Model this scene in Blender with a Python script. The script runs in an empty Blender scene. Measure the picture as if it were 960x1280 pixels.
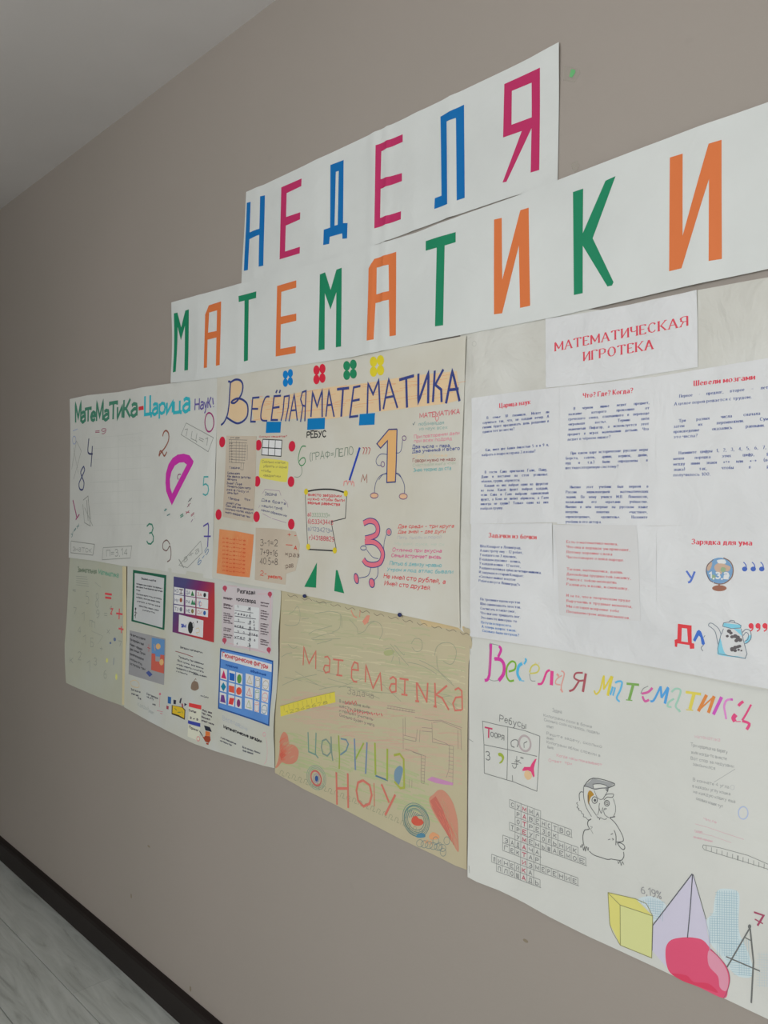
import bpy, bmesh, math, random
from mathutils import Vector, noise, Matrix
from mathutils.geometry import tessellate_polygon
random.seed(7)
C = bpy.context.scene.collection
S = bpy.context.scene

# ------------------------------------------------------------------ camera
D, CH = 1.28, 1.556                      # distance of the camera from the poster wall, its height
YAW, PIT, ROL, F = 0.7757597, 0.0054096, 0.0136909, 986.4755
cy, sy = math.cos(YAW), math.sin(YAW)
AX = Vector((-cy*math.cos(PIT), sy*math.cos(PIT), math.sin(PIT)))
_r0 = Vector((sy, cy, 0)); _u0 = _r0.cross(AX)
RT = _r0*math.cos(ROL)+_u0*math.sin(ROL); UP = _u0*math.cos(ROL)-_r0*math.sin(ROL)
cam = bpy.data.objects.new('camera', bpy.data.cameras.new('camera')); C.objects.link(cam)
m = Matrix((RT, UP, -AX)).transposed().to_4x4(); m.translation = Vector((0, -D, CH))
cam.matrix_world = m
cam.data.sensor_fit = 'VERTICAL'; cam.data.sensor_height = 32.0; cam.data.lens = F/1280*32.0
cam.data.clip_start = 0.02
S.camera = cam
# ------------------------------------------------------------------ world, light, exposure
S.view_settings.view_transform = 'Standard'; S.view_settings.look = 'None'
S.view_settings.gamma = 1; S.view_settings.exposure = 0.0; S.view_settings.use_curve_mapping = False
W = bpy.data.worlds.new('world'); S.world = W; W.use_nodes = True
W.node_tree.nodes['Background'].inputs[0].default_value = (.75, .88, 1, 1)
W.node_tree.nodes['Background'].inputs[1].default_value = 1.0
def area(name, loc, aim, sx, sy_, power, col):
    l = bpy.data.lights.new(name, 'AREA'); l.shape = 'RECTANGLE'; l.size = sx; l.size_y = sy_; l.energy = power; l.color = col
    o = bpy.data.objects.new(name, l); C.objects.link(o); o.location = loc
    o.rotation_euler = (Vector(aim)-Vector(loc)).to_track_quat('-Z', 'Y').to_euler(); return o
RX0, RX1, RY = -8.5, 2.6, -3.6           # room: far end, near end, opposite wall
CEIL = 2.962
area('window_daylight', (-.5, RY+.12, 1.7), (-.5, 0, 1.55), 2.6, 1.6, 49, (1, .992, .985))
area('window_daylight_far', (RX1-.12, -1.8, 1.75), (-1, -1.8, 1.75), 1.8, 1.5, 14, (1, .992, .985))

# ------------------------------------------------------------------ picture-to-wall survey of the photograph
def ray(x, y): return AX + RT*((x-480)/F) - UP*((y-640)/F)
def wpt(x, y, off=0.002):                # where the sight line meets the plane `off` in front of the wall
    d = ray(x, y); k = (D-off)/d.y
    return (d.x*k, CH+d.z*k)
def mpp(x, y): return D/ray(x, y).y/F    # metres per pixel there, in the up-down direction
def parse(s, org=None):
    out = []
    for t in s.replace(')(', ' ').replace('(', '').replace(')', '').split():
        a, b = t.split(','); a, b = float(a), float(b)
        if org: a, b = org[0]+a/org[2], org[1]+b/org[2]
        out.append((a, b))
    return out
# ------------------------------------------------------------------ materials
def lin(v):
    v /= 255.; return v/12.92 if v <= .04045 else ((v+.055)/1.055)**2.4
_mats = {}
def rgb(c, k=1.42): return tuple(min(.9, lin(v)*k) for v in c)
def mat(name, c, rough=.6, k=1.42, sheen=0.35):
    key = (name, c, k)
    if key in _mats: return _mats[key]
    m = bpy.data.materials.new(name); m.use_nodes = True
    b = m.node_tree.nodes['Principled BSDF']
    b.inputs['Base Color'].default_value = (*rgb(c, k), 1); b.inputs['Roughness'].default_value = rough
    b.inputs['Specular IOR Level'].default_value = sheen
    _mats[key] = m; return m
def paper_mat(name, c, c2=None, k=1.42, bump=.35, scale=9, rough=.55, crease=0):
    m = bpy.data.materials.new(name); m.use_nodes = True; nt = m.node_tree; N = nt.nodes; L = nt.links
    b = N['Principled BSDF']; b.inputs['Roughness'].default_value = rough; b.inputs['Specular IOR Level'].default_value = .35
    tc = N.new('ShaderNodeTexCoord'); n = N.new('ShaderNodeTexNoise'); n.inputs['Scale'].default_value = scale*.6; n.inputs['Detail'].default_value = 4
    L.new(tc.outputs['Object'], n.inputs['Vector'])
    r = N.new('ShaderNodeValToRGB'); r.color_ramp.elements[0].position = .35; r.color_ramp.elements[1].position = .68
    r.color_ramp.elements[0].color = (*rgb(c2 or tuple(v*.965 for v in c), k), 1); r.color_ramp.elements[1].color = (*rgb(c, k), 1)
    L.new(n.outputs['Fac'], r.inputs['Fac']); L.new(r.outputs['Color'], b.inputs['Base Color'])
    n2 = N.new('ShaderNodeTexNoise'); n2.inputs['Scale'].default_value = scale; n2.inputs['Detail'].default_value = 5; n2.inputs['Distortion'].default_value = .6
    L.new(tc.outputs['Object'], n2.inputs['Vector'])
    bp = N.new('ShaderNodeBump'); bp.inputs['Strength'].default_value = bump; bp.inputs['Distance'].default_value = .012
    L.new(n2.outputs['Fac'], bp.inputs['Height']); L.new(bp.outputs['Normal'], b.inputs['Normal'])
    if crease:
        ws = N.new('ShaderNodeMix'); ws.data_type = 'RGBA'; ws.inputs[0].default_value = .16
        nz = N.new('ShaderNodeTexNoise'); nz.inputs['Scale'].default_value = 5; nz.inputs['Detail'].default_value = 3
        L.new(tc.outputs['Object'], nz.inputs['Vector']); L.new(tc.outputs['Object'], ws.inputs[6]); L.new(nz.outputs['Color'], ws.inputs[7])
        vo = N.new('ShaderNodeTexVoronoi'); vo.feature = 'SMOOTH_F1'; vo.inputs['Scale'].default_value = 9; vo.inputs['Smoothness'].default_value = .12
        L.new(ws.outputs[2], vo.inputs['Vector'])
        bq = N.new('ShaderNodeBump'); bq.inputs['Strength'].default_value = crease; bq.inputs['Distance'].default_value = .02
        L.new(vo.outputs['Distance'], bq.inputs['Height']); L.new(bp.outputs['Normal'], bq.inputs['Normal']); L.new(bq.outputs['Normal'], b.inputs['Normal'])
    return m
def wall_mat():
    m = bpy.data.materials.new('beige_wall_paint'); m.use_nodes = True; nt = m.node_tree; N = nt.nodes; L = nt.links
    b = N['Principled BSDF']; b.inputs['Roughness'].default_value = .5; b.inputs['Specular IOR Level'].default_value = .3
    tc = N.new('ShaderNodeTexCoord'); n = N.new('ShaderNodeTexNoise'); n.inputs['Scale'].default_value = 1.3; n.inputs['Detail'].default_value = 3
    L.new(tc.outputs['Object'], n.inputs['Vector'])
    r = N.new('ShaderNodeValToRGB'); r.color_ramp.elements[0].position = .3; r.color_ramp.elements[1].position = .7
    r.color_ramp.elements[0].color = (.412, .368, .322, 1); r.color_ramp.elements[1].color = (.432, .381, .337, 1)
    L.new(n.outputs['Fac'], r.inputs['Fac'])
    n3 = N.new('ShaderNodeTexNoise'); n3.inputs['Scale'].default_value = 16; n3.inputs['Detail'].default_value = 1
    L.new(tc.outputs['Object'], n3.inputs['Vector'])
    r3 = N.new('ShaderNodeValToRGB'); r3.color_ramp.elements[0].position = .215; r3.color_ramp.elements[1].position = .25
    r3.color_ramp.elements[0].color = (.97, .97, .97, 1); r3.color_ramp.elements[1].color = (1, 1, 1, 1)
    L.new(n3.outputs['Fac'], r3.inputs['Fac'])
    mx = N.new('ShaderNodeMix'); mx.data_type = 'RGBA'; mx.blend_type = 'MULTIPLY'; mx.inputs[0].default_value = 1
    L.new(r.outputs['Color'], mx.inputs[6]); L.new(r3.outputs['Color'], mx.inputs[7]); L.new(mx.outputs[2], b.inputs['Base Color'])
    n2 = N.new('ShaderNodeTexNoise'); n2.inputs['Scale'].default_value = 160; n2.inputs['Detail'].default_value = 2
    L.new(tc.outputs['Object'], n2.inputs['Vector'])
    bp = N.new('ShaderNodeBump'); bp.inputs['Strength'].default_value = .12; bp.inputs['Distance'].default_value = .002
    L.new(n2.outputs['Fac'], bp.inputs['Height']); L.new(bp.outputs['Normal'], b.inputs['Normal'])
    return m
def plank_mat():
    m = bpy.data.materials.new('grey_laminate'); m.use_nodes = True; nt = m.node_tree; N = nt.nodes; L = nt.links
    b = N['Principled BSDF']; b.inputs['Roughness'].default_value = .38
    tc = N.new('ShaderNodeTexCoord'); oi = N.new('ShaderNodeObjectInfo')
    add = N.new('ShaderNodeVectorMath'); add.operation = 'ADD'
    sc = N.new('ShaderNodeVectorMath'); sc.operation = 'SCALE'; sc.inputs['Scale'].default_value = 1.0
    L.new(oi.outputs['Location'], sc.inputs[0]); L.new(tc.outputs['Object'], add.inputs[0]); L.new(sc.outputs[0], add.inputs[1])
    mp = N.new('ShaderNodeMapping'); mp.inputs['Scale'].default_value = (1.6, 13, 1); L.new(add.outputs[0], mp.inputs['Vector'])
    n = N.new('ShaderNodeTexNoise'); n.inputs['Scale'].default_value = 1.6; n.inputs['Detail'].default_value = 7; n.inputs['Distortion'].default_value = 1.4; n.inputs['Roughness'].default_value = .6
    L.new(mp.outputs[0], n.inputs['Vector'])
    r = N.new('ShaderNodeValToRGB'); e = r.color_ramp.elements
    e[0].position = .28; e[0].color = (.37, .39, .365, 1); e[1].position = .62; e[1].color = (.70, .735, .70, 1)
    x = e.new(.45); x.color = (.59, .625, .59, 1)
    L.new(n.outputs['Fac'], r.inputs['Fac'])
    hs = N.new('ShaderNodeHueSaturation'); mr = N.new('ShaderNodeMapRange'); mr.inputs[3].default_value = .9; mr.inputs[4].default_value = 1.08
    L.new(oi.outputs['Random'], mr.inputs[0]); L.new(mr.outputs[0], hs.inputs['Value']); L.new(r.outputs['Color'], hs.inputs['Color'])
    L.new(hs.outputs['Color'], b.inputs['Base Color']); return m

# ------------------------------------------------------------------ mesh helpers
def link(name, me, parent=None, ma=None):
    o = bpy.data.objects.new(name, me); C.objects.link(o)
    if parent is not None: o.parent = parent
    if ma is not None and not me.materials: me.materials.append(ma)
    return o
def box(name, x0, x1, y0, y1, z0, z1, ma, parent=None, bev=0, kind=None):
    bm = bmesh.new(); bmesh.ops.create_cube(bm, size=1)
    for v in bm.verts: v.co = Vector(((x0+x1)/2+v.co.x*(x1-x0), (y0+y1)/2+v.co.y*(y1-y0), (z0+z1)/2+v.co.z*(z1-z0)))
    if bev: bmesh.ops.bevel(bm, geom=bm.edges[:], offset=bev, segments=2, affect='EDGES')
    me = bpy.data.meshes.new(name); bm.to_mesh(me); bm.free()
    o = link(name, me, parent, ma)
    if kind: o['kind'] = kind
    return o

CELL = 0.012
def bisect_grid(bm, cell=CELL):
    for ax in (0, 1):
        lo = min(v.co[ax] for v in bm.verts); hi = max(v.co[ax] for v in bm.verts)
        k = math.floor(lo/cell)+1
        while k*cell < hi-1e-7:
            co = [0, 0, 0]; co[ax] = k*cell; no = [0, 0, 0]; no[ax] = 1
            bmesh.ops.bisect_plane(bm, geom=bm.verts[:]+bm.edges[:]+bm.faces[:], dist=1e-7, plane_co=co, plane_no=no)
            k += 1
def fill2d(bm, loops):
    """loops of (X,Z); adds tessellated faces to bm (stored as x=X, y=Z, z=0)"""
    vl = [[Vector((p[0], p[1], 0)) for p in lp] for lp in loops]
    flat = [v for lp in vl for v in lp]
    vs = [bm.verts.new(v) for v in flat]
    for t in tessellate_polygon(vl):
        a, b, c = (flat[i] for i in t)
        if (b-a).cross(c-a).length < 1e-12: continue
        try: bm.faces.new([vs[i] for i in t])
        except ValueError: pass
def smooth_pts(pts, closed=False, n=5):
    if len(pts) < 3: return pts
    out = []; N_ = len(pts)
    rng = range(N_) if closed else range(N_-1)
    for i in rng:
        p0 = pts[(i-1) % N_] if (closed or i > 0) else pts[i]
        p1, p2 = pts[i], pts[(i+1) % N_]
        p3 = pts[(i+2) % N_] if (closed or i+2 < N_) else p2
        for k in range(n):
            t = k/n
            out.append(tuple(.5*((2*p1[a])+(-p0[a]+p2[a])*t+(2*p0[a]-5*p1[a]+4*p2[a]-p3[a])*t*t+(-p0[a]+3*p1[a]-3*p2[a]+p3[a])*t**3) for a in (0, 1)))
    if not closed: out.append(pts[-1])
    return out

class Sheet:
    """a sheet of paper on the wall: outline in wall coordinates and a gentle relief"""
    def __init__(s, name, outline, off, ma, org=None, amp=.0016, freq=4.5, folds=(), curls=(), parent=None, seed=0, label=None, cat=None, group=None, smooth=False, thick=.0004, base=None):
        s.off, s.amp, s.freq, s.seed, s.base = off, amp, freq, seed, base
        s.folds = [(wpt(x, y)[0], a, w) for x, y, a, w in folds]
        s.curls = [(*wpt(x, y), r, l) for x, y, r, l in curls]
        pts = parse(outline, org) if isinstance(outline, str) else outline
        if smooth: pts = smooth_pts(pts, True, 4)
        s.loop = [wpt(x, y, s.y0()) for x, y in pts]
        bm = bmesh.new(); fill2d(bm, [s.loop]); bisect_grid(bm)
        bmesh.ops.remove_doubles(bm, verts=bm.verts[:], dist=1e-6)
        bm.normal_update()
        for f in bm.faces:
            if f.normal.z > 0: pass
            else: f.normal_flip()
        top = {}
        edges = [e for e in bm.edges if e.is_boundary]
        fl = bm.faces[:]
        for v in bm.verts[:]:
            X, Z = v.co.x, v.co.y; y = s.y(X, Z)
            v.co = Vector((X, -y, Z)); top[v] = bm.verts.new(Vector((X, -y+thick, Z)))
        for f in fl:
            bm.faces.new([top[v] for v in reversed(f.verts)])
        for e in edges:
            a, b = e.verts
            try: bm.faces.new([a, b, top[b], top[a]])
            except ValueError: pass
        bmesh.ops.recalc_face_normals(bm, faces=bm.faces[:])
        for f in bm.faces: f.smooth = True
        for e in bm.edges:
            if len(e.link_faces) == 2 and e.link_faces[0].normal.dot(e.link_faces[1].normal) < .5: e.smooth = False
        me = bpy.data.meshes.new(name); bm.to_mesh(me); bm.free()
        s.ob = link(name, me, parent.ob if parent else None, ma)
        if label: s.ob['label'] = label
        if cat: s.ob['category'] = cat
        if group: s.ob['group'] = group
    def y0(s): return (s.base.y0() if s.base else 0)+s.off
    def h(s, X, Z):
        v = s.amp*(noise.noise(Vector((X*s.freq, Z*s.freq*.8, s.seed*7.3)))+.5*noise.noise(Vector((X*s.freq*2.7, Z*s.freq*2.2, s.seed*3.1+5)))+1.2)*.6
        for x, a, w in s.folds: v += a*math.exp(-((X-x)/w)**2)
        for x, z, r, l in s.curls: v += l*math.exp(-(((X-x)**2+(Z-z)**2)/(r*r)))
        return v
    def y(s, X, Z): return s.off+s.h(X, Z)+(s.base.y(X, Z) if s.base else 0)

RING = [(math.cos(i*math.pi/7), math.sin(i*math.pi/7)) for i in range(14)]
def ring(cx, cy_, rx, ry): return ' '.join('%.2f,%.2f' % (cx+rx*a, cy_+ry*b) for a, b in RING+[RING[0]])
FONT = {
'А': '7|0,0 3.5,10 7,0;1.2,3.5 5.8,3.5', 'Б': '6|5.5,10 0,10 0,0 3,0 5.2,.8 5.8,2.8 5.4,4.6 3,5.6 0,5.6',
'В': '6|0,0 0,10 3,10 4.8,9.3 5.2,7.8 4.6,6.2 3,5.4 0,5.4;3,5.4 5,4.6 5.8,2.8 5,.8 3,0 0,0', 'Г': '5|0,0 0,10 5,10 5,8.6',
'Д': '7.5|0,-2 0,0 7.5,0 7.5,-2;1,0 2,10 6.3,10 6.3,0', 'Е': '5|5,8.6 5,10 0,10 0,0 5,0 5,1.4;0,5.2 4,5.2', 'Ж': '8|4,0 4,10;0,10 4,5 8,10;0,0 4,5 8,0',
'З': '5.5|.2,8.5 1.5,9.8 3.5,10 5,8.8 5,6.6 3.6,5.4 2,5.3;3.6,5.4 5.4,4.2 5.5,2 4,.2 1.8,0 0,1.5', 'И': '6|0,10 0,0 6,10 6,0',
'К': '6|0,0 0,10;0,5 2,5 6,10;2,5 6,0', 'Л': '6.5|0,0 1,1 2.2,10 6.5,10 6.5,0', 'М': '8|0,0 0,10 4,2 8,10 8,0', 'Н': '6|0,0 0,10;6,0 6,10;0,5 6,5',
'О': '7|'+ring(3.5, 5, 3.5, 5), 'П': '6|0,0 0,10 6,10 6,0', 'Р': '6|0,0 0,10 3.5,10 5.5,9 5.8,7.2 5.2,5.4 3.3,4.5 0,4.5',
'С': '6.5|6.3,8 5,9.7 3.2,10 1,8.8 0,6 0,4 1,1.2 3.2,0 5,.3 6.3,2', 'Т': '7|3.5,0 3.5,10;0,8.5 0,10 7,10 7,8.5', 'У': '6|0,10 3,4.5;6,10 2.6,1.5 1.6,0 0,.3',
'Ф': '8|4,0 4,10;'+ring(4, 5.5, 4, 3), 'Х': '7|0,0 7,10;0,10 7,0', 'Ц': '6.8|0,10 0,0 6.8,0 6.8,-2;5.6,0 5.6,10', 'Ч': '5.5|0,10 0,6 1,4.8 3,4.6 5.5,5.5;5.5,10 5.5,0',
'Ш': '8|0,10 0,0 8,0 8,10;4,0 4,10', 'Щ': '9|0,10 0,0 9,0 9,-2;4,0 4,10;8,10 8,0', 'Ь': '5.5|0,10 0,0 3,0 5,.8 5.5,2.8 5,4.6 3,5.5 0,5.5',
'Ы': '8|0,10 0,0 3,0 5,.8 5.5,2.8 5,4.6 3,5.5 0,5.5;7.8,0 7.8,10', 'Ъ': '7|0,10 2,10 2,0 5,0 6.8,1.4 7,3 6,5 4,5.5 2,5.5',
'Э': '6|.2,8 1.5,9.8 3.3,10 5.3,8.6 6,6 6,4 5.3,1.4 3.3,0 1.5,.2 .2,2;2,5 6,5', 'Ю': '9|0,0 0,10;0,5 2.6,5;'+ring(5.8, 5, 3.2, 5),
'Я': '6|6,0 6,10 2.5,10 .7,9.2 .3,7.2 1,5.5 2.7,4.8 6,4.8;2.8,4.8 0,0',
'а': '4.6|.5,5.8 2,6.6 4,6 4.3,4.5 4.3,0;4.3,3.8 2,3.8 .3,2.6 .2,1.2 1.5,0 3,.3 4.3,1.5', 'б': '4.8|4.6,10 2,8.8 .5,6 .2,3 1,.6 2.7,0 4.4,.8 4.8,3 4.2,5 2.6,6 .8,4.8',
'е': '4.6|.2,3.5 4.6,3.5 4.4,5.4 2.6,6.6 .9,5.6 .1,3.3 .8,1 2.6,0 4.4,1', 'р': '4.8|0,-3 0,6.6;0,5 2,6.6 4,6 4.8,3.4 4,.8 2,0 0,1.4',
'у': '5|0,6.6 2.5,1;5,6.6 2,-2 1,-3 0,-2.8', 'ф': '6.6|3.3,-3 3.3,9;'+ring(3.3, 3.3, 3.3, 3.3),
'0': '5.5|'+ring(2.75, 5, 2.75, 5), '1': '3|0,7.5 2.6,10 2.6,0', '2': '5.5|.2,8 1.2,9.7 3,10 4.8,9 5.2,7 4.2,4.6 0,0 5.5,0', '3': '5.3|.2,8.8 2,10 4.2,9.6 5,7.8 4,5.7 2,5.3;4,5.4 5.3,3.6 5,1.4 3.2,0 1.2,.2 0,1.5',
'4': '5.5|4.2,0 4.2,10 0,3.2 5.5,3.2', '5': '5.2|4.8,10 .8,10 .3,5.6 2.6,6.2 4.6,5.2 5.2,3 4.4,.8 2.4,0 0,.8', '6': '5.3|4.6,9.8 2.4,9 .7,6.4 .1,3 1,.6 2.8,0 4.6,.8 5.2,3 4.4,5.2 2.6,5.8 .6,4.6',
'7': '5|0,10 5,10 1.8,0', '8': '5.4|2.7,5.4 .6,6.6 .5,8.8 2.7,10 4.9,8.8 4.8,6.6 2.7,5.4 .2,4 0,1.6 2.7,0 5.3,1.6 5.2,4 2.7,5.4', '9': '5.2|5,7 4.2,5 2.4,4.4 .5,5.4 .1,7.6 1,9.5 2.8,10 4.6,9.2 5.1,7 4.4,2.6 2.4,0 .6,.3',
'.': '1.2|.2,0 .9,0', ',': '1.6|.9,.8 .8,-.6 0,-2', '!': '1.5|.7,10 .7,3;.7,.8 .7,0', '?': '5|0,8 1,9.7 2.8,10 4.6,8.8 4.4,6.8 2.5,5 2.4,3;2.4,.8 2.4,0', '-': '3.4|0,4 3.4,4', '–': '5|0,4 5,4', ':': '1.3|.5,6 .5,5.2;.5,.8 .5,0',
'=': '5|0,6 5,6;0,3.4 5,3.4', '+': '5|0,4.8 5,4.8;2.5,2.2 2.5,7.4', '(': '2.5|2.4,11 .6,8 .3,5 .6,2 2.4,-1', ')': '2.5|0,11 1.8,8 2.1,5 1.8,2 0,-1', '«': '4|1.8,6 0,3.6 1.8,1.2;4,6 2.2,3.6 4,1.2', '»': '4|0,6 1.8,3.6 0,1.2;2.2,6 4,3.6 2.2,1.2',
'%': '6|0,0 6,10;'+ring(1.3, 8.4, 1.3, 1.6)+';'+ring(4.7, 1.6, 1.3, 1.6), '×': '5|0,2 5,7;0,7 5,2', '♦': '4|2,0 0,3.5 2,7 4,3.5 2,0', '/': '4|0,0 4,10'}
def _g(s):
    w, r = s.split('|'); return float(w), [[tuple(map(float, p.split(','))) for p in st.split()] for st in r.split(';')]
GL = {k: _g(v) for k, v in FONT.items()}
for a, b in (('Ё', 'Е'), ('ё', 'е')):
    w, st = GL[b]; t = 12 if a == 'Ё' else 8.6; GL[a] = (w, st+[[(1.2, t-.4), (1.2, t+.3)], [(3.6, t-.4), (3.6, t+.3)]])
GL['Й'] = (6, GL['И'][1]+[[(1.7, 12.6), (3, 11.5), (4.3, 12.6)]])
for u in 'вгджзиклмнопстхцчшщъыьэюяй':
    w, st = GL[u.upper()]
    GL[u] = (w*.74, [[(x*.74, y*.66) for x, y in q] for q in st])
def layout(text, gap=1.8, space=3.6):
    x = 0; out = []
    for ch in text:
        if ch == ' ': x += space; out.append((ch, x, 0)); continue
        w, st = GL.get(ch, GL['-']); out.append((ch, x, w)); x += w+gap
    return out, max(x-gap, .1)

class Ink:
    """flat marks (ink, pencil, print, glued paper) on a sheet, joined into one part"""
    def __init__(s, sheet, name, ma, level=1, org=None, label=None, parent=None, depth=0):
        s.s, s.name, s.ma, s.lv, s.org, s.label, s.n = sheet, name, ma, level, org, label, 0
        s.parent = parent or sheet.ob; s.bm = bmesh.new(); s.depth = depth; s.fills = bmesh.new(); s.lo = []; s.off = sheet.y0()
    def P(s, x, y):
        if s.org: x, y = s.org[0]+x/s.org[2], s.org[1]+y/s.org[2]
        return wpt(x, y, s.off)
    def px(s, x, y):
        if s.org: x, y = s.org[0]+x/s.org[2], s.org[1]+y/s.org[2]
        return mpp(x, y)
    def _rib(s, pts, w, closed=False, wf=None):
        # subdivide, then a mitred ribbon
        q = []
        for i, p in enumerate(pts):
            if q and math.dist(q[-1], p) < 1e-6: continue
            if q:
                n = int(math.dist(q[-1], p)/.011)
                a = q[-1]
                for k in range(1, n+1): q.append((a[0]+(p[0]-a[0])*k/(n+1), a[1]+(p[1]-a[1])*k/(n+1)))
            q.append(p)
        if len(q) < 2: return
        if closed and math.dist(q[0], q[-1]) > 1e-6: q.append(q[0])
        L = []; n = len(q); s.n += 1; e = (s.n % 12)*8e-6
        for i in range(n):
            a = q[i-1] if i else (q[-2] if closed else None); b = q[i+1] if i < n-1 else (q[1] if closed else None)
            p = q[i]
            def nrm(u, v):
                d = math.hypot(v[0]-u[0], v[1]-u[1]) or 1; return (-(v[1]-u[1])/d, (v[0]-u[0])/d)
            if a is None: t = nrm(p, b); k = 1
            elif b is None: t = nrm(a, p); k = 1
            else:
                n1, n2 = nrm(a, p), nrm(p, b); t = (n1[0]+n2[0], n1[1]+n2[1]); d = math.hypot(*t)
                if d < .35: t = n2; k = 1
                else: t = (t[0]/d, t[1]/d); k = min(1.8, 1/max(.3, t[0]*n2[0]+t[1]*n2[1]))
            ww = w*(wf(i/(n-1)) if wf else 1)*.5*k
            L.append((s.bm.verts.new((p[0]+t[0]*ww, p[1]+t[1]*ww, e)), s.bm.verts.new((p[0]-t[0]*ww, p[1]-t[1]*ww, e))))
        for i in range(n-1):
            try: s.bm.faces.new((L[i][0], L[i+1][0], L[i+1][1], L[i][1]))
            except ValueError: pass
    def L(s, pts, w=1.0, smooth=False, closed=False, wf=None):
        if isinstance(pts, str): pts = parse(pts)
        if smooth: pts = smooth_pts(pts, closed, 4)
        c = pts[0]; mw = w*s.px(*c)
        s._rib([s.P(x, y) for x, y in pts], mw, closed, wf); return s
    def F(s, pts, smooth=False):
        loops = []
        for part in (pts.split('|') if isinstance(pts, str) else [pts]):
            p = parse(part) if isinstance(part, str) else part
            if smooth: p = smooth_pts(p, True, 4)
            loops.append([s.P(x, y) for x, y in p])
        b2 = bmesh.new(); fill2d(b2, loops); bisect_grid(b2); s.n += 1; e = (s.n % 12)*8e-6
        mp = {v: s.bm.verts.new((v.co.x, v.co.y, e)) for v in b2.verts}
        for f in b2.faces: s.bm.faces.new([mp[v] for v in f.verts])
        b2.free(); return s
    def E(s, cx, cy_, r, r2=None, fill=True, w=1, rot=0, n=22, world=True):
        """ellipse; radii in pixels of the crop, measured up-down (world) or as seen"""
        r2 = r if r2 is None else r2
        if world:
            k = s.px(cx, cy_)*(1/s.org[2] if s.org else 1); c = s.P(cx, cy_)
            pts = []
            for i in range(n):
                a = 2*math.pi*i/n; x, y = r*math.cos(a)*k, r2*math.sin(a)*k
                pts.append((c[0]+x*math.cos(rot)-y*math.sin(rot), c[1]+x*math.sin(rot)+y*math.cos(rot)))
        else:
            pts = [s.P(cx+r*math.cos(2*math.pi*i/n)*math.cos(rot)-r2*math.sin(2*math.pi*i/n)*math.sin(rot), cy_+r*math.cos(2*math.pi*i/n)*math.sin(rot)+r2*math.sin(2*math.pi*i/n)*math.cos(rot)) for i in range(n)]
        if fill:
            b2 = bmesh.new(); fill2d(b2, [pts]); bisect_grid(b2); s.n += 1; e = (s.n % 12)*8e-6
            mp = {v: s.bm.verts.new((v.co.x, v.co.y, e)) for v in b2.verts}
            for f in b2.faces: s.bm.faces.new([mp[v] for v in f.verts])
            b2.free()
        else: s._rib(pts, w*s.px(cx, cy_), True)
        return s
    def T(s, text, x0, y0, x1, y1, h, w=.9, style='hand', justify=False, slant=0, jit=None, gap=1.8, upright=False, only=None):
        A, B = s.P(x0, y0), s.P(x1, y1); u = (B[0]-A[0], B[1]-A[1]); Lm = math.hypot(*u) or 1e-6
        if style == 'serif': gap = 2.9
        k0 = s.px(x0, y0)*(1/s.org[2] if s.org else 1)
        u = (u[0]/Lm, u[1]/Lm)
        v = (0, 1) if upright else (-u[1], u[0])
        H = h*k0/10; lay, tot = layout(text, gap)
        if justify:
            lay0, tot0 = layout(text.replace(' ', ''), gap); ns = text.count(' ')
            sx = H*justify
            if tot0*sx+ns*4*sx > Lm or ns == 0: sx = Lm/tot; extra = 3.6
            else: extra = (Lm/sx-tot0)/ns-0
            x = 0; lay = []
            for ch in text:
                if ch == ' ': x += extra; continue
                gw = GL.get(ch, GL['-'])[0]; lay.append((ch, x, gw)); x += gw+gap
        else: sx = Lm/tot
        if style == 'serif': v = (v[0]*1.0, v[1]*1.0)
        mw = w*s.px(x0, y0)
        j = jit if jit is not None else (.35 if style == 'hand' else 0)
        for idx, (ch, gx, gw) in enumerate(lay):
            if ch == ' ' or (only is not None and idx != only): continue
            jy = random.uniform(-j, j)*1.2; js = 1+random.uniform(-j, j)*.2
            for st in GL.get(ch, GL['-'])[1]:
                pp = []
                for (gx_, gy_) in st:
                    X = gx+gx_+slant*gy_+random.uniform(-j, j)*.5; Y = gy_*js+jy+random.uniform(-j, j)*.6
                    pp.append((A[0]+u[0]*X*sx+v[0]*Y*H, A[1]+u[1]*X*sx+v[1]*Y*H))
                if style == 'serif':
                    for a, b in zip(pp, pp[1:]):
                        d = math.hypot(b[0]-a[0], b[1]-a[1]) or 1e-9; vert = abs((b[1]-a[1])/d); nwse = (b[0]-a[0])*(b[1]-a[1]) < 0
                        ww = mw*(.42+.9*vert**1.5) if (nwse or vert > .93) else mw*(.42+.35*vert)
                        s._rib([a, b], ww)
                    for (gx_, gy_), p in ((st[0], pp[0]), (st[-1], pp[-1])):
                        if (gy_ in (0, 10) or abs(gy_-6.6) < .01) and len(st) < 8:
                            s._rib([(p[0]-u[0]*1.2*sx, p[1]-u[1]*1.2*sx), (p[0]+u[0]*1.2*sx, p[1]+u[1]*1.2*sx)], mw*.42)
                else: s._rib(pp, mw)
        return s
    def build(s):
        if not s.bm.verts: return None
        sh = s.s; lv = s.lv*.00016
        if s.depth:      # glued paper cut-outs have a thickness
            bmesh.ops.recalc_face_normals(s.bm, faces=s.bm.faces[:])
        low = {}
        for v in s.bm.verts:
            X, Z, e = v.co; v.co = Vector((X, -(sh.y(X, Z)+lv+e+s.depth), Z))
        if s.depth:
            bd = [e for e in s.bm.edges if e.is_boundary]; vs = {v for e in bd for v in e.verts}
            low = {v: s.bm.verts.new((v.co.x, v.co.y+s.depth, v.co.z)) for v in vs}
            for e in bd:
                a, b = e.verts
                try: s.bm.faces.new((a, b, low[b], low[a]))
                except ValueError: pass
        me = bpy.data.meshes.new(s.name); s.bm.to_mesh(me); s.bm.free(); s.fills.free()
        o = link(s.name, me, s.parent, s.ma)
        if s.label: o['label'] = s.label
        return o
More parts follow.
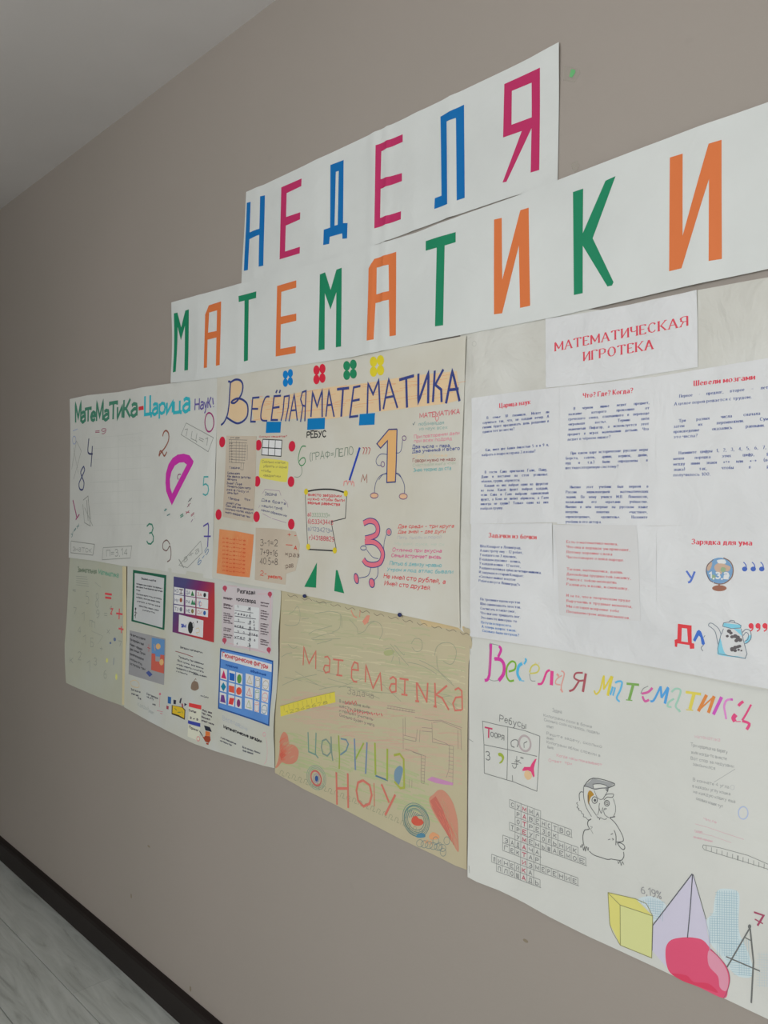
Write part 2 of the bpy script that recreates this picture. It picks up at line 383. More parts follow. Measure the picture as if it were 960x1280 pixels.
def ink(sheet, name, c, fn, level=1, org=None, label=None, k=1.42, depth=0, parent=None):
    i = Ink(sheet, name, mat(name+'_ink', c, k=k), level, org, label, parent, depth); fn(i); return i.build()
def letters(sheet, name, text, c, x0, y0, x1, y1, h, w, org=None, k=1.42, level=2, cols=None, **kw):
    lay, _ = layout(text, kw.get('gap', 1.8))
    n = 0
    for i, (ch, gx, gw) in enumerate(lay):
        if ch == ' ': continue
        cc = cols[n % len(cols)] if cols else c; n += 1
        ink(sheet, name, cc, lambda q: q.T(text, x0, y0, x1, y1, h, w, only=i, **kw), level, org, None, k)
def scribble(i, x0, y0, x1, y1, h, n, w=.6):
    """back-and-forth crayon hatching inside a px rectangle strip"""
    pts = []
    for k in range(n+1):
        t = k/n; pts.append((x0+(x1-x0)*t+random.uniform(-1, 1)*.3, y0+(y1-y0)*t+(h*.5 if k % 2 else -h*.5)*random.uniform(.7, 1)))
    i.L(pts, w)

# ================================================================== the room
WALL = wall_mat()
CEILM = paper_mat('white_ceiling_paint', (214, 210, 207), k=1.15, bump=.05, scale=3, rough=.7)
wl = box('wall_back', RX0, RX1, 0, .15, 0, CEIL, WALL, kind='structure')
box('wall_left', RX0-.15, RX0, RY-.15, .15, 0, CEIL, WALL, kind='structure')
box('ceiling', RX0-.15, RX1+.15, RY-.15, .15, CEIL, CEIL+.12, CEILM, kind='structure')
# opposite wall and near end wall, each with a window opening
def wall_with_window(name, axis, at, lo, hi, w0, w1, z0, z1, th):
    bm = bmesh.new()
    for a0, a1, b0, b1 in ((lo, w0, 0, CEIL), (w1, hi, 0, CEIL), (w0, w1, 0, z0), (w0, w1, z1, CEIL)):
        g = bmesh.ops.create_cube(bm, size=1)
        for v in g['verts']:
            a = (a0+a1)/2+v.co.x*(a1-a0); t = at+th*(v.co.y+.5); z = (b0+b1)/2+v.co.z*(b1-b0)
            v.co = Vector((a, t, z)) if axis == 'x' else Vector((t, a, z))
    me = bpy.data.meshes.new(name); bm.to_mesh(me); bm.free()
    o = link(name, me, None, WALL); o['kind'] = 'structure'; return o
wall_with_window('wall_front', 'x', RY, RX0, RX1, -1.8, .8, .9, 2.5, -.15)
wall_with_window('wall_right', 'y', RX1, RY, 0, -2.7, -.9, 1.0, 2.5, .15)
WF = mat('white_window_plastic', (225, 226, 224), k=1.0)
def window(name, axis, at, w0, w1, z0, z1):
    def bar(n, a0, a1, b0, b1, parent):
        if axis == 'x': return box(n, a0, a1, at-.03, at+.03, b0, b1, WF, parent)
        return box(n, at-.03, at+.03, a0, a1, b0, b1, WF, parent)
    r = bpy.data.objects.new(name, None); C.objects.link(r); r['kind'] = 'structure'
    bar('window_frame', w0, w0+.06, z0, z1, r); bar('window_frame', w1-.06, w1, z0, z1, r)
    bar('window_frame', w0+.06, w1-.06, z0, z0+.06, r); bar('window_frame', w0+.06, w1-.06, z1-.06, z1, r)
    bar('mullion', (w0+w1)/2-.03, (w0+w1)/2+.03, z0+.06, z1-.06, r)
window('window_1', 'x', RY-.08, -1.8, .8, .9, 2.5)
window('window_2', 'y', RX1+.08, -2.7, -.9, 1.0, 2.5)
# dark skirting with a rounded top lip
SK = mat('dark_brown_skirting', (36, 29, 27), rough=.5, k=1.0)
def skirting(name, x0, x1):
    prof = [(0, 0), (-.018, 0), (-.018, .07), (-.015, .080), (-.009, .0865), (-.002, .089), (0, .089)]
    bm = bmesh.new(); A = [bm.verts.new((x0, y, z)) for y, z in prof]; B = [bm.verts.new((x1, y, z)) for y, z in prof]
    for i in range(len(prof)):
        j = (i+1) % len(prof); bm.faces.new((A[i], A[j], B[j], B[i]))
    bm.faces.new(A); bm.faces.new(list(reversed(B))); bmesh.ops.recalc_face_normals(bm, faces=bm.faces[:])
    me = bpy.data.meshes.new(name); bm.to_mesh(me); bm.free(); o = link(name, me, None, SK); o['kind'] = 'structure'; return o
skirting('baseboard_back', RX0, RX1)
# floor: sub-floor and laminate planks
fl = box('floor', RX0-.15, RX1+.15, RY-.15, .15, -.08, -.0105, mat('dark_subfloor', (60, 62, 60)), kind='structure')
PM = plank_mat(); PL, PW = 1.285, .192
_pm = {}
def plank(x0, x1, y0, y1):
    key = (round(x1-x0, 3), round(y1-y0, 3))
    if key not in _pm:
        bm = bmesh.new(); bmesh.ops.create_cube(bm, size=1); w, d = key
        for v in bm.verts: v.co = Vector((v.co.x*(w-.0026), v.co.y*(d-.0022), v.co.z*.010))
        top = [e for e in bm.edges if all(v.co.z > 0 for v in e.verts)]
        bmesh.ops.bevel(bm, geom=top, offset=.0005, segments=1, affect='EDGES')
        me = bpy.data.meshes.new('plank'); bm.to_mesh(me); bm.free(); me.materials.append(PM); _pm[key] = me
    o = link('plank', _pm[key], fl); o.location = ((x0+x1)/2, (y0+y1)/2, -.005); return o
y = -.001; r = 0
offs = [-2.516, -2.516+.52, -2.516-.31, -2.516+.17, -2.516+.77]
while y > RY:
    y1 = max(RY, y-PW)
    x = offs[r % 5]-PL*8
    while x < RX1:
        a, b = max(x, RX0), min(x+PL, RX1)
        if b-a > .02: plank(a, b, y1, y)
        x += PL
    y = y1; r += 1

# ================================================================== paper stocks
WHITE = paper_mat('white_paper', (200, 203, 200), bump=.34, scale=7)
CRUMP = paper_mat('crumpled_white_paper', (198, 198, 192), (186, 185, 177), bump=.85, scale=10, crease=.28)
OLD = paper_mat('aged_drawing_paper', (196, 195, 186), (188, 184, 170), bump=.35, scale=6)
SOFT = paper_mat('drawing_paper', (199, 200, 194), bump=.42, scale=6, crease=.12)
PRINT = paper_mat('copier_paper', (204, 205, 205), bump=.6, scale=12, crease=.28)
PRINT2 = paper_mat('copier_paper_glued_flat', (199, 199, 198), bump=.3, scale=10)
BEIGE = paper_mat('beige_packing_paper', (172, 162, 146), (164, 152, 136), k=1.75, bump=.3, scale=9)
YELL = paper_mat('crayon_tinted_old_paper', (178, 173, 142), (180, 168, 140), bump=.4, scale=4)
BLUE, RASP, GREEN, ORANGE = (0, 100, 164), (176, 42, 92), (22, 122, 86), (203, 110, 60)

# ================================================================== banner НЕДЕЛЯ
b1 = Sheet('title_banner', '308,240 330,231 400,198 470,165 500,151 600,103 662,74 700.6,54 700,100 699,150 697.5,226 690,232 640,246 560,273 460,310 380,334 330,350 303,360', .0012, WHITE,
  amp=.0016, freq=3.2, folds=[(468, 200, .0030, .012), (484, 200, .0030, .008), (563, 200, .0026, .015), (520, 200, .0015, .02), (320, 300, .002, .02), (395, 250, .0014, .03)], curls=[(700, 60, .08, .004), (308, 345, .1, .003)], seed=1,
  label='upper white paper banner with cut-out letters reading НЕДЕЛЯ', cat='banner')
A = (200, 40, 3.2); B = (460, 40, 3.2)
def cut(sheet, c, org, pts, k=1.42, name='letter', label=None): ink(sheet, name, c, lambda q: q.F(pts), 1, org, label, k, depth=.0004)
cut(b1, BLUE, A, '349,684 364,680 361,803 401,788 403,658 421,654 417,936 400,940 401,812 361,830 357,953 341,957')
cut(b1, RASP, A, '487,622 568,587 567,617 508,645 506,741 563,722 562,750 505,775 502,879 562,860 561,886 481,910')
cut(b1, BLUE, A, '684,533 736,513 734,765 752,765 750,826 732,828 731,806 681,820 679,848 656,853 658,792 683,783|705,560 717,556 713,772 700,776')
cut(b1, RASP, B, '35,455 140,410 140,440 55,478 52,590 137,565 137,597 52,628 50,745 134,718 133,750 30,787')
cut(b1, BLUE, B, '292,340 386,292 389,664 358,675 355,345 318,360 322,690 268,709 270,666 297,656')
cut(b1, RASP, B, '548,210 693,147 687,553 653,563 657,385 556,600 541,603 618,397 543,423|578,237 659,205 658,343 576,373')
# ================================================================== banner МАТЕМАТИКИ
b2 = Sheet('title_banner', '216,378.5 240,371 307,353 324,348 380,333 460,309.5 520,291 580,268 640,247 698,225 774,196 853,166 960,128 1012,108 1012,322 960,336.5 850,360 700,395 570,420 440,447 330,463 273,472 215,479', .0062, WHITE,
  amp=.0018, freq=3.2, folds=[(466, 350, .0030, .012), (483, 350, .0030, .008), (250, 380, .0015, .02), (300, 380, .0015, .02), (550, 300, .002, .03), (880, 200, .002, .03)], curls=[(217, 380, .07, .004), (215, 478, .07, .004), (460, 440, .12, .003)], seed=2,
  label='lower, longer white paper banner with cut-out letters reading МАТЕМАТИКИ', cat='banner')
A = (200, 300, 3.692); B = (440, 240, 3.692); G = (690, 120, 3.556)
cut(b2, GREEN, A, '70,340 85,336 100,405 120,326 135,321 131,600 115,603 117,395 98,462 84,400 77,608 65,612')
cut(b2, ORANGE, A, '227,302 284,284 277,577 260,581 262,450 221,460 218,589 204,591 210,345|228,335 265,325 263,420 223,428')
cut(b2, GREEN, A, '367,260 447,238 446,268 412,277 408,556 390,561 393,280 368,287')
cut(b2, ORANGE, A, '543,213 631,187 631,220 562,240 560,355 631,340 631,373 560,390 558,503 629,490 628,522 537,538')
cut(b2, GREEN, A, '740,160 764,150 790,232 817,138 841,129 840,492 816,496 817,240 790,320 763,245 763,505 735,510')
cut(b2, ORANGE, B, '108,310 206,277 206,662 178,667 174,498 113,514 107,682 78,688 83,355|117,350 172,336 174,458 116,474')
cut(b2, GREEN, B, '343,228 480,186 480,232 431,248 424,616 388,621 396,258 343,272')
cut(b2, ORANGE, B, '657,128 692,120 695,408 778,85 816,73 823,525 777,535 772,245 694,560 657,565')
cut(b2, GREEN, G, '95,428 140,413 138,612 240,378 284,358 182,633 275,828 268,843 248,847 138,665 138,877 99,885')
cut(b2, ORANGE, G, '526,275 583,258 583,625 700,215 756,197 757,725 700,735 702,370 578,767 523,780')
exec_parts = []

# ================================================================== poster «Математика - Царица наук!» (upper left)
KL = 1.6     # marks there were read off in dimmer light
p1 = Sheet('wall_poster', '89,499 110,494 149,490 180,484 213,479.5 250,474 272,470.5 271,540 269,612 267,665 266,724 219,716 185,710 152,707 120,701 87,697 88,640 88.5,560', .0035, SOFT,
  amp=.002, freq=4, folds=[(175, 600, .001, .05), (262, 600, .0012, .02)], curls=[(89, 499, .10, .005), (120, 705, .3, .003)], seed=3,
  label='hand-drawn poster titled Математика-Царица Наук!, with scattered numbers and a magenta protractor', cat='poster')
Z1 = (80, 470, 4.8); Z0 = (88, 480, 5.05)
GR1 = (62, 120, 98); CY1 = (46, 158, 170); PU1 = (88, 78, 140); PEN = (128, 130, 124)
def T1(ch, c, x0, y0, x1, y1, h, w, name='title_letter', **kw): ink(p1, name, c, lambda q: q.T(ch, x0, y0, x1, y1, h, w*1.45, style='marker', **kw), 2, Z0, None, KL)
for ch, x0, y0, x1, h, c, w in (('М', 38, 243, 70, 130, GR1, 2.5), ('а', 72, 244, 98, 105, GR1, 2.8), ('Т', 98, 240, 132, 88, GR1, 2.6), ('е', 132, 234, 160, 88, GR1, 2.8), ('М', 168, 234, 208, 128, GR1, 2.6),
    ('а', 214, 230, 246, 100, GR1, 2.8), ('Т', 250, 226, 296, 112, GR1, 3.0), ('и', 300, 218, 330, 118, GR1, 2.7), ('К', 340, 214, 380, 122, GR1, 2.8), ('а', 386, 206, 426, 128, GR1, 3.0),
    ('Ц', 474, 194, 514, 126, CY1, 2.8), ('а', 522, 196, 556, 112, CY1, 2.8), ('р', 566, 190, 602, 108, CY1, 2.6), ('и', 612, 186, 648, 110, CY1, 2.8), ('ц', 656, 182, 700, 116, CY1, 2.8), ('а', 712, 178, 756, 138, CY1, 3.0)):
    T1(ch, c, x0, y0, x1, y0-6, h*.92, w)
for ch, x0, y0, x1, h in (('Н', 788, 166, 815, 72), ('а', 822, 160, 843, 70), ('у', 848, 160, 866, 70), ('К', 872, 152, 892, 66), ('!', 904, 148, 910, 60)): T1(ch, PU1, x0, y0, x1, y0-3, h, 1.5)
ink(p1, 'drawn_dash', (186, 50, 60), lambda q: q.F('435,145 466,138 468,163 436,168'), 2, Z0, None, KL)
def num(ch, c, x0, y0, x1, h, w, rot=0): ink(p1, 'drawn_numeral', c, lambda q: q.T(ch, x0, y0, x1, y0-rot, h, w*1.6, style='marker'), 2, Z1, None, KL)
ink(p1, 'drawn_numeral', (140, 40, 100), lambda q: q.E(875, 278, 27, 57, False, 2, world=False), 2, Z1, None, KL)
ink(p1, 'drawn_numeral', (130, 72, 56), lambda q: q.L('595,362 602,338 616,328 630,345 630,385 612,425 585,460 572,482', 2.0, True).L('572,478 580,450 592,458 605,480 620,455', 2.0, True), 2, Z1, None, KL)
ink(p1, 'drawn_numeral', (56, 60, 92), lambda q: q.L('153,375 148,458 176,468', 2.2, True).L('174,420 166,545', 2.2), 2, Z1, None, KL)
ink(p1, 'drawn_numeral', (52, 60, 104), lambda q: q.L('122,542 105,575 112,605 125,640 118,680 100,678 95,645 112,605 128,565 122,542', 2.0, True), 2, Z1, None, KL)
num('5', (70, 150, 150), 836, 716, 872, 110, 1.2); num('3', (60, 120, 100), 500, 1008, 540, 120, 1.3)
ink(p1, 'drawn_numeral', (74, 66, 140), lambda q: q.L('838,902 868,884 872,900 866,1025', 1.9).L('842,962 884,962', 1.9), 2, Z1, None, KL)
ink(p1, 'drawn_numeral', (110, 88, 84), lambda q: q.L('638,1010 620,985 598,1000 596,1035 618,1048 638,1020 645,1060 640,1100 622,1114', 1.6, True), 2, Z1, None, KL)
ink(p1, 'drawn_numeral', (142, 60, 104), lambda q: q.L('58,745 84,855', 2.2).L('76,862 98,830', 1.9), 2, Z1, None, KL)
ink(p1, 'drawn_protractor', (178, 46, 148), lambda q: q.F('650,776 632,735 615,690 611,640 614,585 630,530 655,492 685,472 720,466 755,476 780,512 775,530|652,705 640,670 638,620 648,575 668,538 695,520 722,518 740,532 700,610'), 2, Z1, None, KL)
ink(p1, 'drawn_protractor_handle', (120, 36, 100), lambda q: q.L('705,590 690,592 684,608 690,622', 1.2, True), 3, Z1, None, KL)
PZ = lambda nm, fn: ink(p1, nm, PEN, fn, 2, Z1, None, KL)
PZ('pencil_framed_formula', lambda q: (q.L('735,282 900,370 870,455 705,352 735,282', .8), q.T('1 Ц=1', 722, 355, 862, 420, 46, .9)))
PZ('pencil_framed_formula', lambda q: (q.L('48,990 190,1010 180,1075 46,1060 48,990', .8), q.L('190,1010 180,1075', 1.4), q.T('знаток', 60, 1050, 172, 1060, 34, .6)))
PZ('pencil_framed_formula', lambda q: (q.L('242,1030 412,1020 402,1092 236,1102 242,1030', .7), q.T('П=3,14', 262, 1084, 385, 1075, 38, .8)))
PZ('pencil_framed_formula', lambda q: (q.L('822,990 832,1060 742,1150 692,1135 822,990', .8), q.L('692,1100 720,1150', 1.5), q.T('а+а', 722, 1120, 815, 1055, 40, .7)))
PZ('drawn_set_square', lambda q: (q.L('50,560 78,390 108,450 62,620', .6), q.L('92,590 60,430', .5)))
PZ('drawn_stapler', lambda q: (q.L('120,745 150,720 165,900 130,880 118,770', .9), q.L('130,790 180,900', .8), q.L('142,745 152,870', 1.2), q.L('150,740 168,860', .8)))
def faint1(q):
    for i in range(7): q.L([(185+i*46, 350-i*2), (190+i*45, 920-i*2)], .35)
    for i in range(9): q.L([(180, 370+i*66), (520, 345+i*68)], .35)
    q.L('320,362 480,338', .6); q.T('Кроссв', 330, 400, 460, 388, 34, .4)
    q.L('160,640 330,636', .7); q.L('330,360 335,900', .7)
ink(p1, 'faint_pencil_grid', (178, 180, 174), faint1, 1, Z1, 'faint pencil grid of a crossword', KL*.98)
def bits1(q):
    q.L('58,330 85,318', .7); q.E(65, 385, 10, 24, False, .8, world=False)
ink(p1, 'drawn_numeral', (120, 136, 178), bits1, 2, Z1, None, KL)
for c_, a_ in (((120, 70, 84), ('+', 745, 800, 765, 775, 34, 1.0)), ((60, 60, 70), ('+', 752, 770, 775, 745, 34, 1.0)), ((150, 80, 94), ('×', 735, 832, 755, 825, 26, 1.0)), ((150, 80, 94), ('=', 768, 850, 786, 832, 30, .9)), ((110, 80, 110), ('-:', 768, 885, 790, 850, 26, .9)), ((140, 60, 90), ('=9', 190, 350, 255, 345, 30, .9)),
    ((70, 120, 118), ('+', 606, 822, 622, 812, 30, 1.3)), ((70, 110, 110), ('-', 622, 848, 640, 838, 30, 1.3)), ((60, 120, 100), ('=', 704, 862, 722, 850, 40, 1.4)), ((84, 120, 118), ('у=х', 50, 960, 98, 900, 22, .9)), ((96, 120, 150), ('6·5', 808, 1140, 875, 1050, 30, 1.0))):
    ink(p1, 'drawn_sign', c_, lambda q: q.T(*a_), 2, Z1, None, KL)

# ================================================================== poster «Весёлая математика» with glued cut-outs (centre)
p2 = Sheet('wall_poster', '272,470 330,461 440,445 520,431 584,420 582,470 580,520 577,600 575,700 576,785 500,768 437,755.5 370,742 338,735.5 295,728 265.5,722 267,680 270,600 271,540', .0050, OLD,
  amp=.0018, freq=4.5, folds=[(300, 600, .001, .03), (384, 600, .0008, .03), (578, 600, .0018, .014)], curls=[(310, 735, .08, .004), (470, 765, .12, .003), (580, 430, .06, .002)], seed=4,
  label='aged poster titled Весёлая математика in navy capitals, with glued red dots and drawn figures 1 and 3', cat='poster')
Z6 = (270, 430, 6.0); Z5 = (420, 430, 5.333); ZB = (370, 590, 4.17); ZC = (270, 580, 6.0); ZD = (270, 520, 7.53)
NAVY = (50, 62, 120)
def band(q):
    q.F('112,300 150,280 190,285 200,330 178,400 205,425 235,470 232,540 175,582 128,570 100,545 95,500 105,420', True)
    q.org = None
    q.F('314,500 334,497 352,495.5 372,491 395,487 412,484 440,481 470,477 500,472 540,467 572,464 576,500 556,505 520,509 480,514 450,517 430,521 405,525 380,523 345,525 318,526')
ink(p2, 'crayon_fill', (222, 178, 142), band, 1, Z6, None, 1.5)
def hatch(q):
    for i in range(70):
        x = 316+i*3.6+random.uniform(-2, 2); t = (x-316)/256; y = 512-t*30+random.uniform(-15, 14)
        q.L([(x, y), (x+random.uniform(10, 22), y-random.uniform(1, 4))], .5)
ink(p2, 'crayon_hatching', (212, 150, 108), hatch, 2, None, None, 1.5)
def nl(org, w, *strokes, sm=False): ink(p2, 'title_letter', NAVY, lambda q: [q.L(t, w*1.25, sm) for t in strokes], 3, org, None, 1.5)
nl(Z6, 2.1, '95,282 112,290 108,360 102,450 92,520 78,560 60,592 40,608', '112,290 150,268 190,275 208,312 200,370 175,415 145,442 120,440 130,425 165,410 205,418 240,455 242,530 215,575 172,596 130,582 82,550', sm=True)
nl(Z6, 1.9, '330,400 280,405 265,583 302,583', '275,487 320,487')
nl(Z6, 1.9, '405,395 375,402 350,470 340,540 350,572 388,576', sm=True)
nl(Z6, 2.1, '490,388 440,392 418,570 468,570', '430,480 480,472', '452,368 462,345', '478,368 486,345')
nl(Z6, 1.8, '490,577 505,520 515,395 552,388 546,470 524,580')
nl(Z6, 1.8, '550,580 590,375 612,575', '568,500 605,495')
nl(Z6, 1.8, '670,580 680,352 652,362 638,415 652,460 674,468', '655,468 637,585')
nl(Z6, 2.1, '716,548 728,360 762,470 800,345 800,548')
nl(Z6, 2.0, '828,545 850,345 890,547', '840,460 876,455')
nl(Z5, 2.7, '10,303 90,293', '50,300 38,485')
nl(Z5, 2.3, '165,280 120,290 95,487 150,480', '108,380 160,370')
nl(Z5, 2.3, '210,470 216,262 250,335 288,240 296,447')
nl(Z5, 2.3, '318,435 355,235 413,427', '335,358 395,347')
nl(Z5, 3.0, '425,240 524,212', '472,228 477,425')
nl(Z5, 3.0, '553,198 552,393 620,187 618,397')
nl(Z5, 2.8, '662,178 650,388', '720,170 665,272 705,305 708,388')
nl(Z5, 3.0, '737,397 780,178 830,382', '752,308 824,300')
# glued paper flowers
def flower(cx, cy_, rx, ry, c):
    for a, b in ((-1, -1), (1, -1), (-1, 1), (1, 1)):
        ink(p2, 'flower_petal', c, lambda q: q.E(cx+a*rx, cy_+b*ry-a*.9, rx*1.02, ry*1.04, True, world=False), 1, None, None, 1.42, depth=.0003)
flower(360.2, 472.5, 3.1, 5.0, (0, 116, 186)); flower(399.8, 467.7, 3.7, 5.8, (198, 36, 58)); flower(438.0, 462.3, 4.1, 5.8, (30, 124, 84)); flower(471.8, 457.6, 4.4, 6.2, (206, 190, 44))
for org, q in ((Z6, '383,583 492,583 485,665 377,668'), (Z6, '692,560 822,553 818,638 688,645'), (Z5, '160,468 262,460 258,538 155,543')):
    cut(p2, (0, 112, 172), org, q, name='glued_blue_rectangle')
DOTS = [(ZD, 62, 245), (ZD, 405, 275), (ZD, 718, 285), (ZD, 392, 615), (ZD, 710, 618), (ZD, 30, 928), (ZD, 385, 948), (ZD, 712, 1018)]
# glued slips
def slip(parent, name, outline, org, ma, seed=0, off=.0004, amp=.0004, label=None, curls=(), folds=(), smooth=False):
    return Sheet(name, outline, off, ma, org=org, parent=parent, base=parent, amp=amp, freq=8, seed=seed, label=label, curls=curls, folds=folds, smooth=smooth, thick=.0002)
s1 = slip(p2, 'glued_slip', '100,186 385,190 376,600 352,1000 200,975 68,948 90,500', ZD, BEIGE, 21, label='narrow beige slip with a small crossword and handwriting')
def cw(q):
    for i in range(9): q.L([(125+i*4, 222+i*27), (300-i*3, 228+i*27)], .5)
    for i, x in enumerate((195, 225, 252, 275, 298)): q.L([(x+4, 232+i*10), (x, 440-i*6)], .5)
    for i, x in enumerate((130, 152)): q.L([(x, 225), (x-2, 440)], .4)
    q.L('245,440 238,505 262,508 265,440', .5); q.T('по', 140, 215, 230, 212, 18, .6)
    for i in range(8): q.T('хно'[i % 3]+'аот'[i % 3], 128, 262+i*25, 160, 263+i*25, 14, .4)
ink(s1, 'small_crossword', (104, 96, 92), cw, 1, ZD, None, 1.42)
def hw(q):
    for t, a, b, c, d in (('1.задача', 130, 494, 228, 498), ('Сколько всего', 112, 545, 230, 552), ('Как звали в детстве', 112, 575, 328, 590), ('два круга', 112, 600, 200, 612), ('Знает Лиза', 105, 640, 250, 652),
                          ('Измерить один метр', 112, 668, 330, 690), ('раз в году и', 108, 700, 310, 722), ('день был', 112, 728, 215, 738), ('1.Загадка', 120, 780, 225, 800), ('Кто я', 275, 790, 322, 800),
                          ('имеет углы', 105, 825, 238, 845), ('Один дед имел велосип', 98, 850, 352, 892), ('сколько колёс ездит', 95, 880, 350, 925), ('много квадратов там', 92, 912, 322, 960)):
        q.T(t, a, b, c, d, 20, .65)
ink(s1, 'handwriting', (84, 84, 110), hw, 1, ZD, None, 1.42)
ink(p2, 'drawn_sixfold_grid', (44, 50, 48), lambda q: q.L('446,220 624,228 615,380 434,366 446,220', 1.1).L('440,297 618,308', 1.2).L('502,222 495,370', 1.1).L('562,225 556,376', 1.0), 3, ZD)
ink(p2, 'white_fill', (214, 214, 208), lambda q: q.F('446,220 624,228 615,380 434,366'), 1, ZD)
ink(p2, 'handwriting', (180, 76, 76), lambda q: q.T('Сколько квадратов?', 412, 202, 670, 198, 15, .5), 2, ZD)
ink(p2, 'yellow_note_patch', (206, 198, 92), lambda q: q.F('440,402 560,408 670,428 684,460 672,600 655,622 540,606 425,580 410,545 418,440', True), 1, ZD, 'yellow coloured patch behind a note')
def yn(q):
    for t, a, b, c, d in (('Сколько клеток', 438, 440, 655, 450), ('убрать и одна', 450, 480, 668, 492), ('чтобы', 430, 522, 520, 530), ('квадратики', 450, 566, 610, 578)): q.T(t, a, b, c, d, 22, .5)
ink(p2, 'handwriting', (140, 128, 84), yn, 2, ZD)
def zd(q):
    for t, a, b, c, d, h in (('Задача', 462, 745, 572, 752, 32), ('Два брата', 430, 800, 660, 835, 24), ('нашли гриб', 432, 852, 625, 884, 24), ('каким образом их', 430, 892, 668, 950, 22)): q.T(t, a, b, c, d, h, .6)
ink(p2, 'handwriting', (84, 86, 122), zd, 2, ZD)
ink(p2, 'drawn_dashed_frame', (150, 120, 152), lambda q: [q.L(t, .5) for t in ('460,690 600,705 615,750', '440,730 462,695', '640,785 672,820 680,860', '415,840 405,865', '440,918 520,960', '530,965 665,1005')], 2, ZD)
for (o, x, y_) in DOTS: ink(p2, 'glued_red_dot', (188, 34, 60), lambda q: q.E(x, y_, 50, 50), 2, o, None, 1.5, depth=.0003)
s2 = slip(p2, 'glued_slip', '30,488 160,505 285,530 275,700 262,850 130,838 8,818 20,650', ZC, paper_mat('orange_crayoned_paper', (222, 138, 92), (212, 118, 74), k=1.55, bump=.3, scale=14), 22, label='slip crayoned all over in orange')
def ih(q):
    for i in range(9): q.T('решение', 55, 560+i*30, 225, 580+i*30, 14, .5)
ink(s2, 'handwriting', (200, 88, 52), ih, 1, ZC)
def ih2(q):
    for i in range(46):
        x = random.uniform(25, 245); y_ = random.uniform(530, 800); q.L([(x, y_), (x+random.uniform(-10, 14), y_+random.uniform(-50, 30))], .5)
ink(s2, 'crayon_hatching', (234, 154, 104), ih2, 2, ZC)
s3 = slip(p2, 'glued_slip', '300,478 450,484 600,505 632,600 622,700 600,800 530,822 525,905 420,890 300,868', ZC, BEIGE, 23, label='ragged beige slip with sums written on it')
def sums(q):
    for t, y_ in (('3-1=2', 610), ('7+9=16', 685), ('40:5=8', 750)): q.T(t, 335, y_, 465, y_+8, 46, .8)
ink(s3, 'handwritten_sums', (84, 74, 70), sums, 1, ZC)
def sr(q):
    q.T('+ -', 540, 556, 606, 560, 52, .8); q.T('–', 525, 628, 575, 632, 50, .9); q.T('А', 588, 640, 610, 645, 26, 1.2); q.T('2-', 338, 832, 385, 838, 34, .8); q.T('умножить', 395, 852, 498, 864, 26, 1.0)
ink(s3, 'handwritten_signs', (196, 70, 54), sr, 1, ZC)
def sb(q): q.T('×раз', 522, 690, 628, 700, 34, .8); q.T(':рав', 520, 782, 585, 775, 36, .8)
ink(s3, 'handwriting', (110, 90, 80), sb, 2, ZC)
ink(p2, 'handwritten_word', (34, 34, 36), lambda q: q.T('РЕБУС', 686, 704, 828, 695, 46, 1.5), 2, Z6)
ink(p2, 'drawn_numeral', (44, 130, 72), lambda q: q.L('678,768 650,768 632,800 620,860 632,905 655,910 674,885 668,855 645,858 628,880', 1.3, True), 2, Z6)
ink(p2, 'drawn_tail', (110, 130, 110), lambda q: q.L('642,915 650,950 640,985 615,1000 592,995', .7, True), 2, Z6)
ink(p2, 'handwriting', (104, 122, 104), lambda q: q.T('(ГРАФ=ЛЕЛО', 388, 576, 442, 568.5, 9.5, .8), 2)
ink(p2, 'drawn_pencil', (30, 62, 160), lambda q: q.L('450.2,559.5 437.5,600.5', 3.3), 2)
ink(p2, 'drawn_pencil_tip', (220, 130, 124), lambda q: q.L('252,72 254,50 268,46 272,66 278,48 290,50 292,68 298,48 304,56 306,76', 1.2), 3, ZB)
ink(p2, 'drawn_commas', (168, 50, 50), lambda q: [q.L('%d,690 %d,700 %d,735' % (x-6, x+6, x-4), 1.0, True) for x in (186, 204, 224)], 2, Z5)
ink(p2, 'handwritten_letter', (150, 84, 66), lambda q: q.L('342,52 352,14 360,44 372,12 373,58', 1.0), 2, ZB)
# figure 1
ONE = [(496.9, 536.5), (486.6, 536.9), (471.6, 554.7), (476.3, 560.3), (484.9, 551), (484.2, 603.2), (494.9, 602.4), (496.2, 570)]
ink(p2, 'figure_one_body', (232, 164, 108), lambda q: q.F(ONE), 1, None, 'orange body of the drawn figure one')
def onel(q):
    q.L(ONE+[ONE[0]], 1.6); q.org = Z5
    q.L('402,726 425,725 440,700 447,640', .8, True); q.L('344,737 305,733 278,757 270,785 282,808 305,810', .8, True)
    q.L('340,866 315,872 290,905', .8, True); q.L('402,860 425,868 445,905', .8, True)
    q.org = ZB; q.L('475,6 440,22 418,60 412,108', .8, True); q.L('522,6 550,28 568,70 568,110', .8, True)
ink(p2, 'figure_one_outline', (52, 62, 120), onel, 3)
def onh(q):
    q.org = Z5; q.E(458, 628, 13, 15, False, 1.0, world=False); q.E(315, 802, 12, 18, False, 1.0, world=False)
    q.org = ZB; q.E(411, 123, 20, 14, False, 1.0, world=False); q.E(562, 127, 21, 15, False, 1.0, world=False)
ink(p2, 'figure_one_hands_and_feet', (110, 74, 120), onh, 3)
ink(p2, 'figure_one_hand_and_foot_fill', (228, 170, 136), lambda q: (q.E(411, 123, 18, 12, world=False), q.E(562, 127, 19, 13, world=False)), 1, ZB)
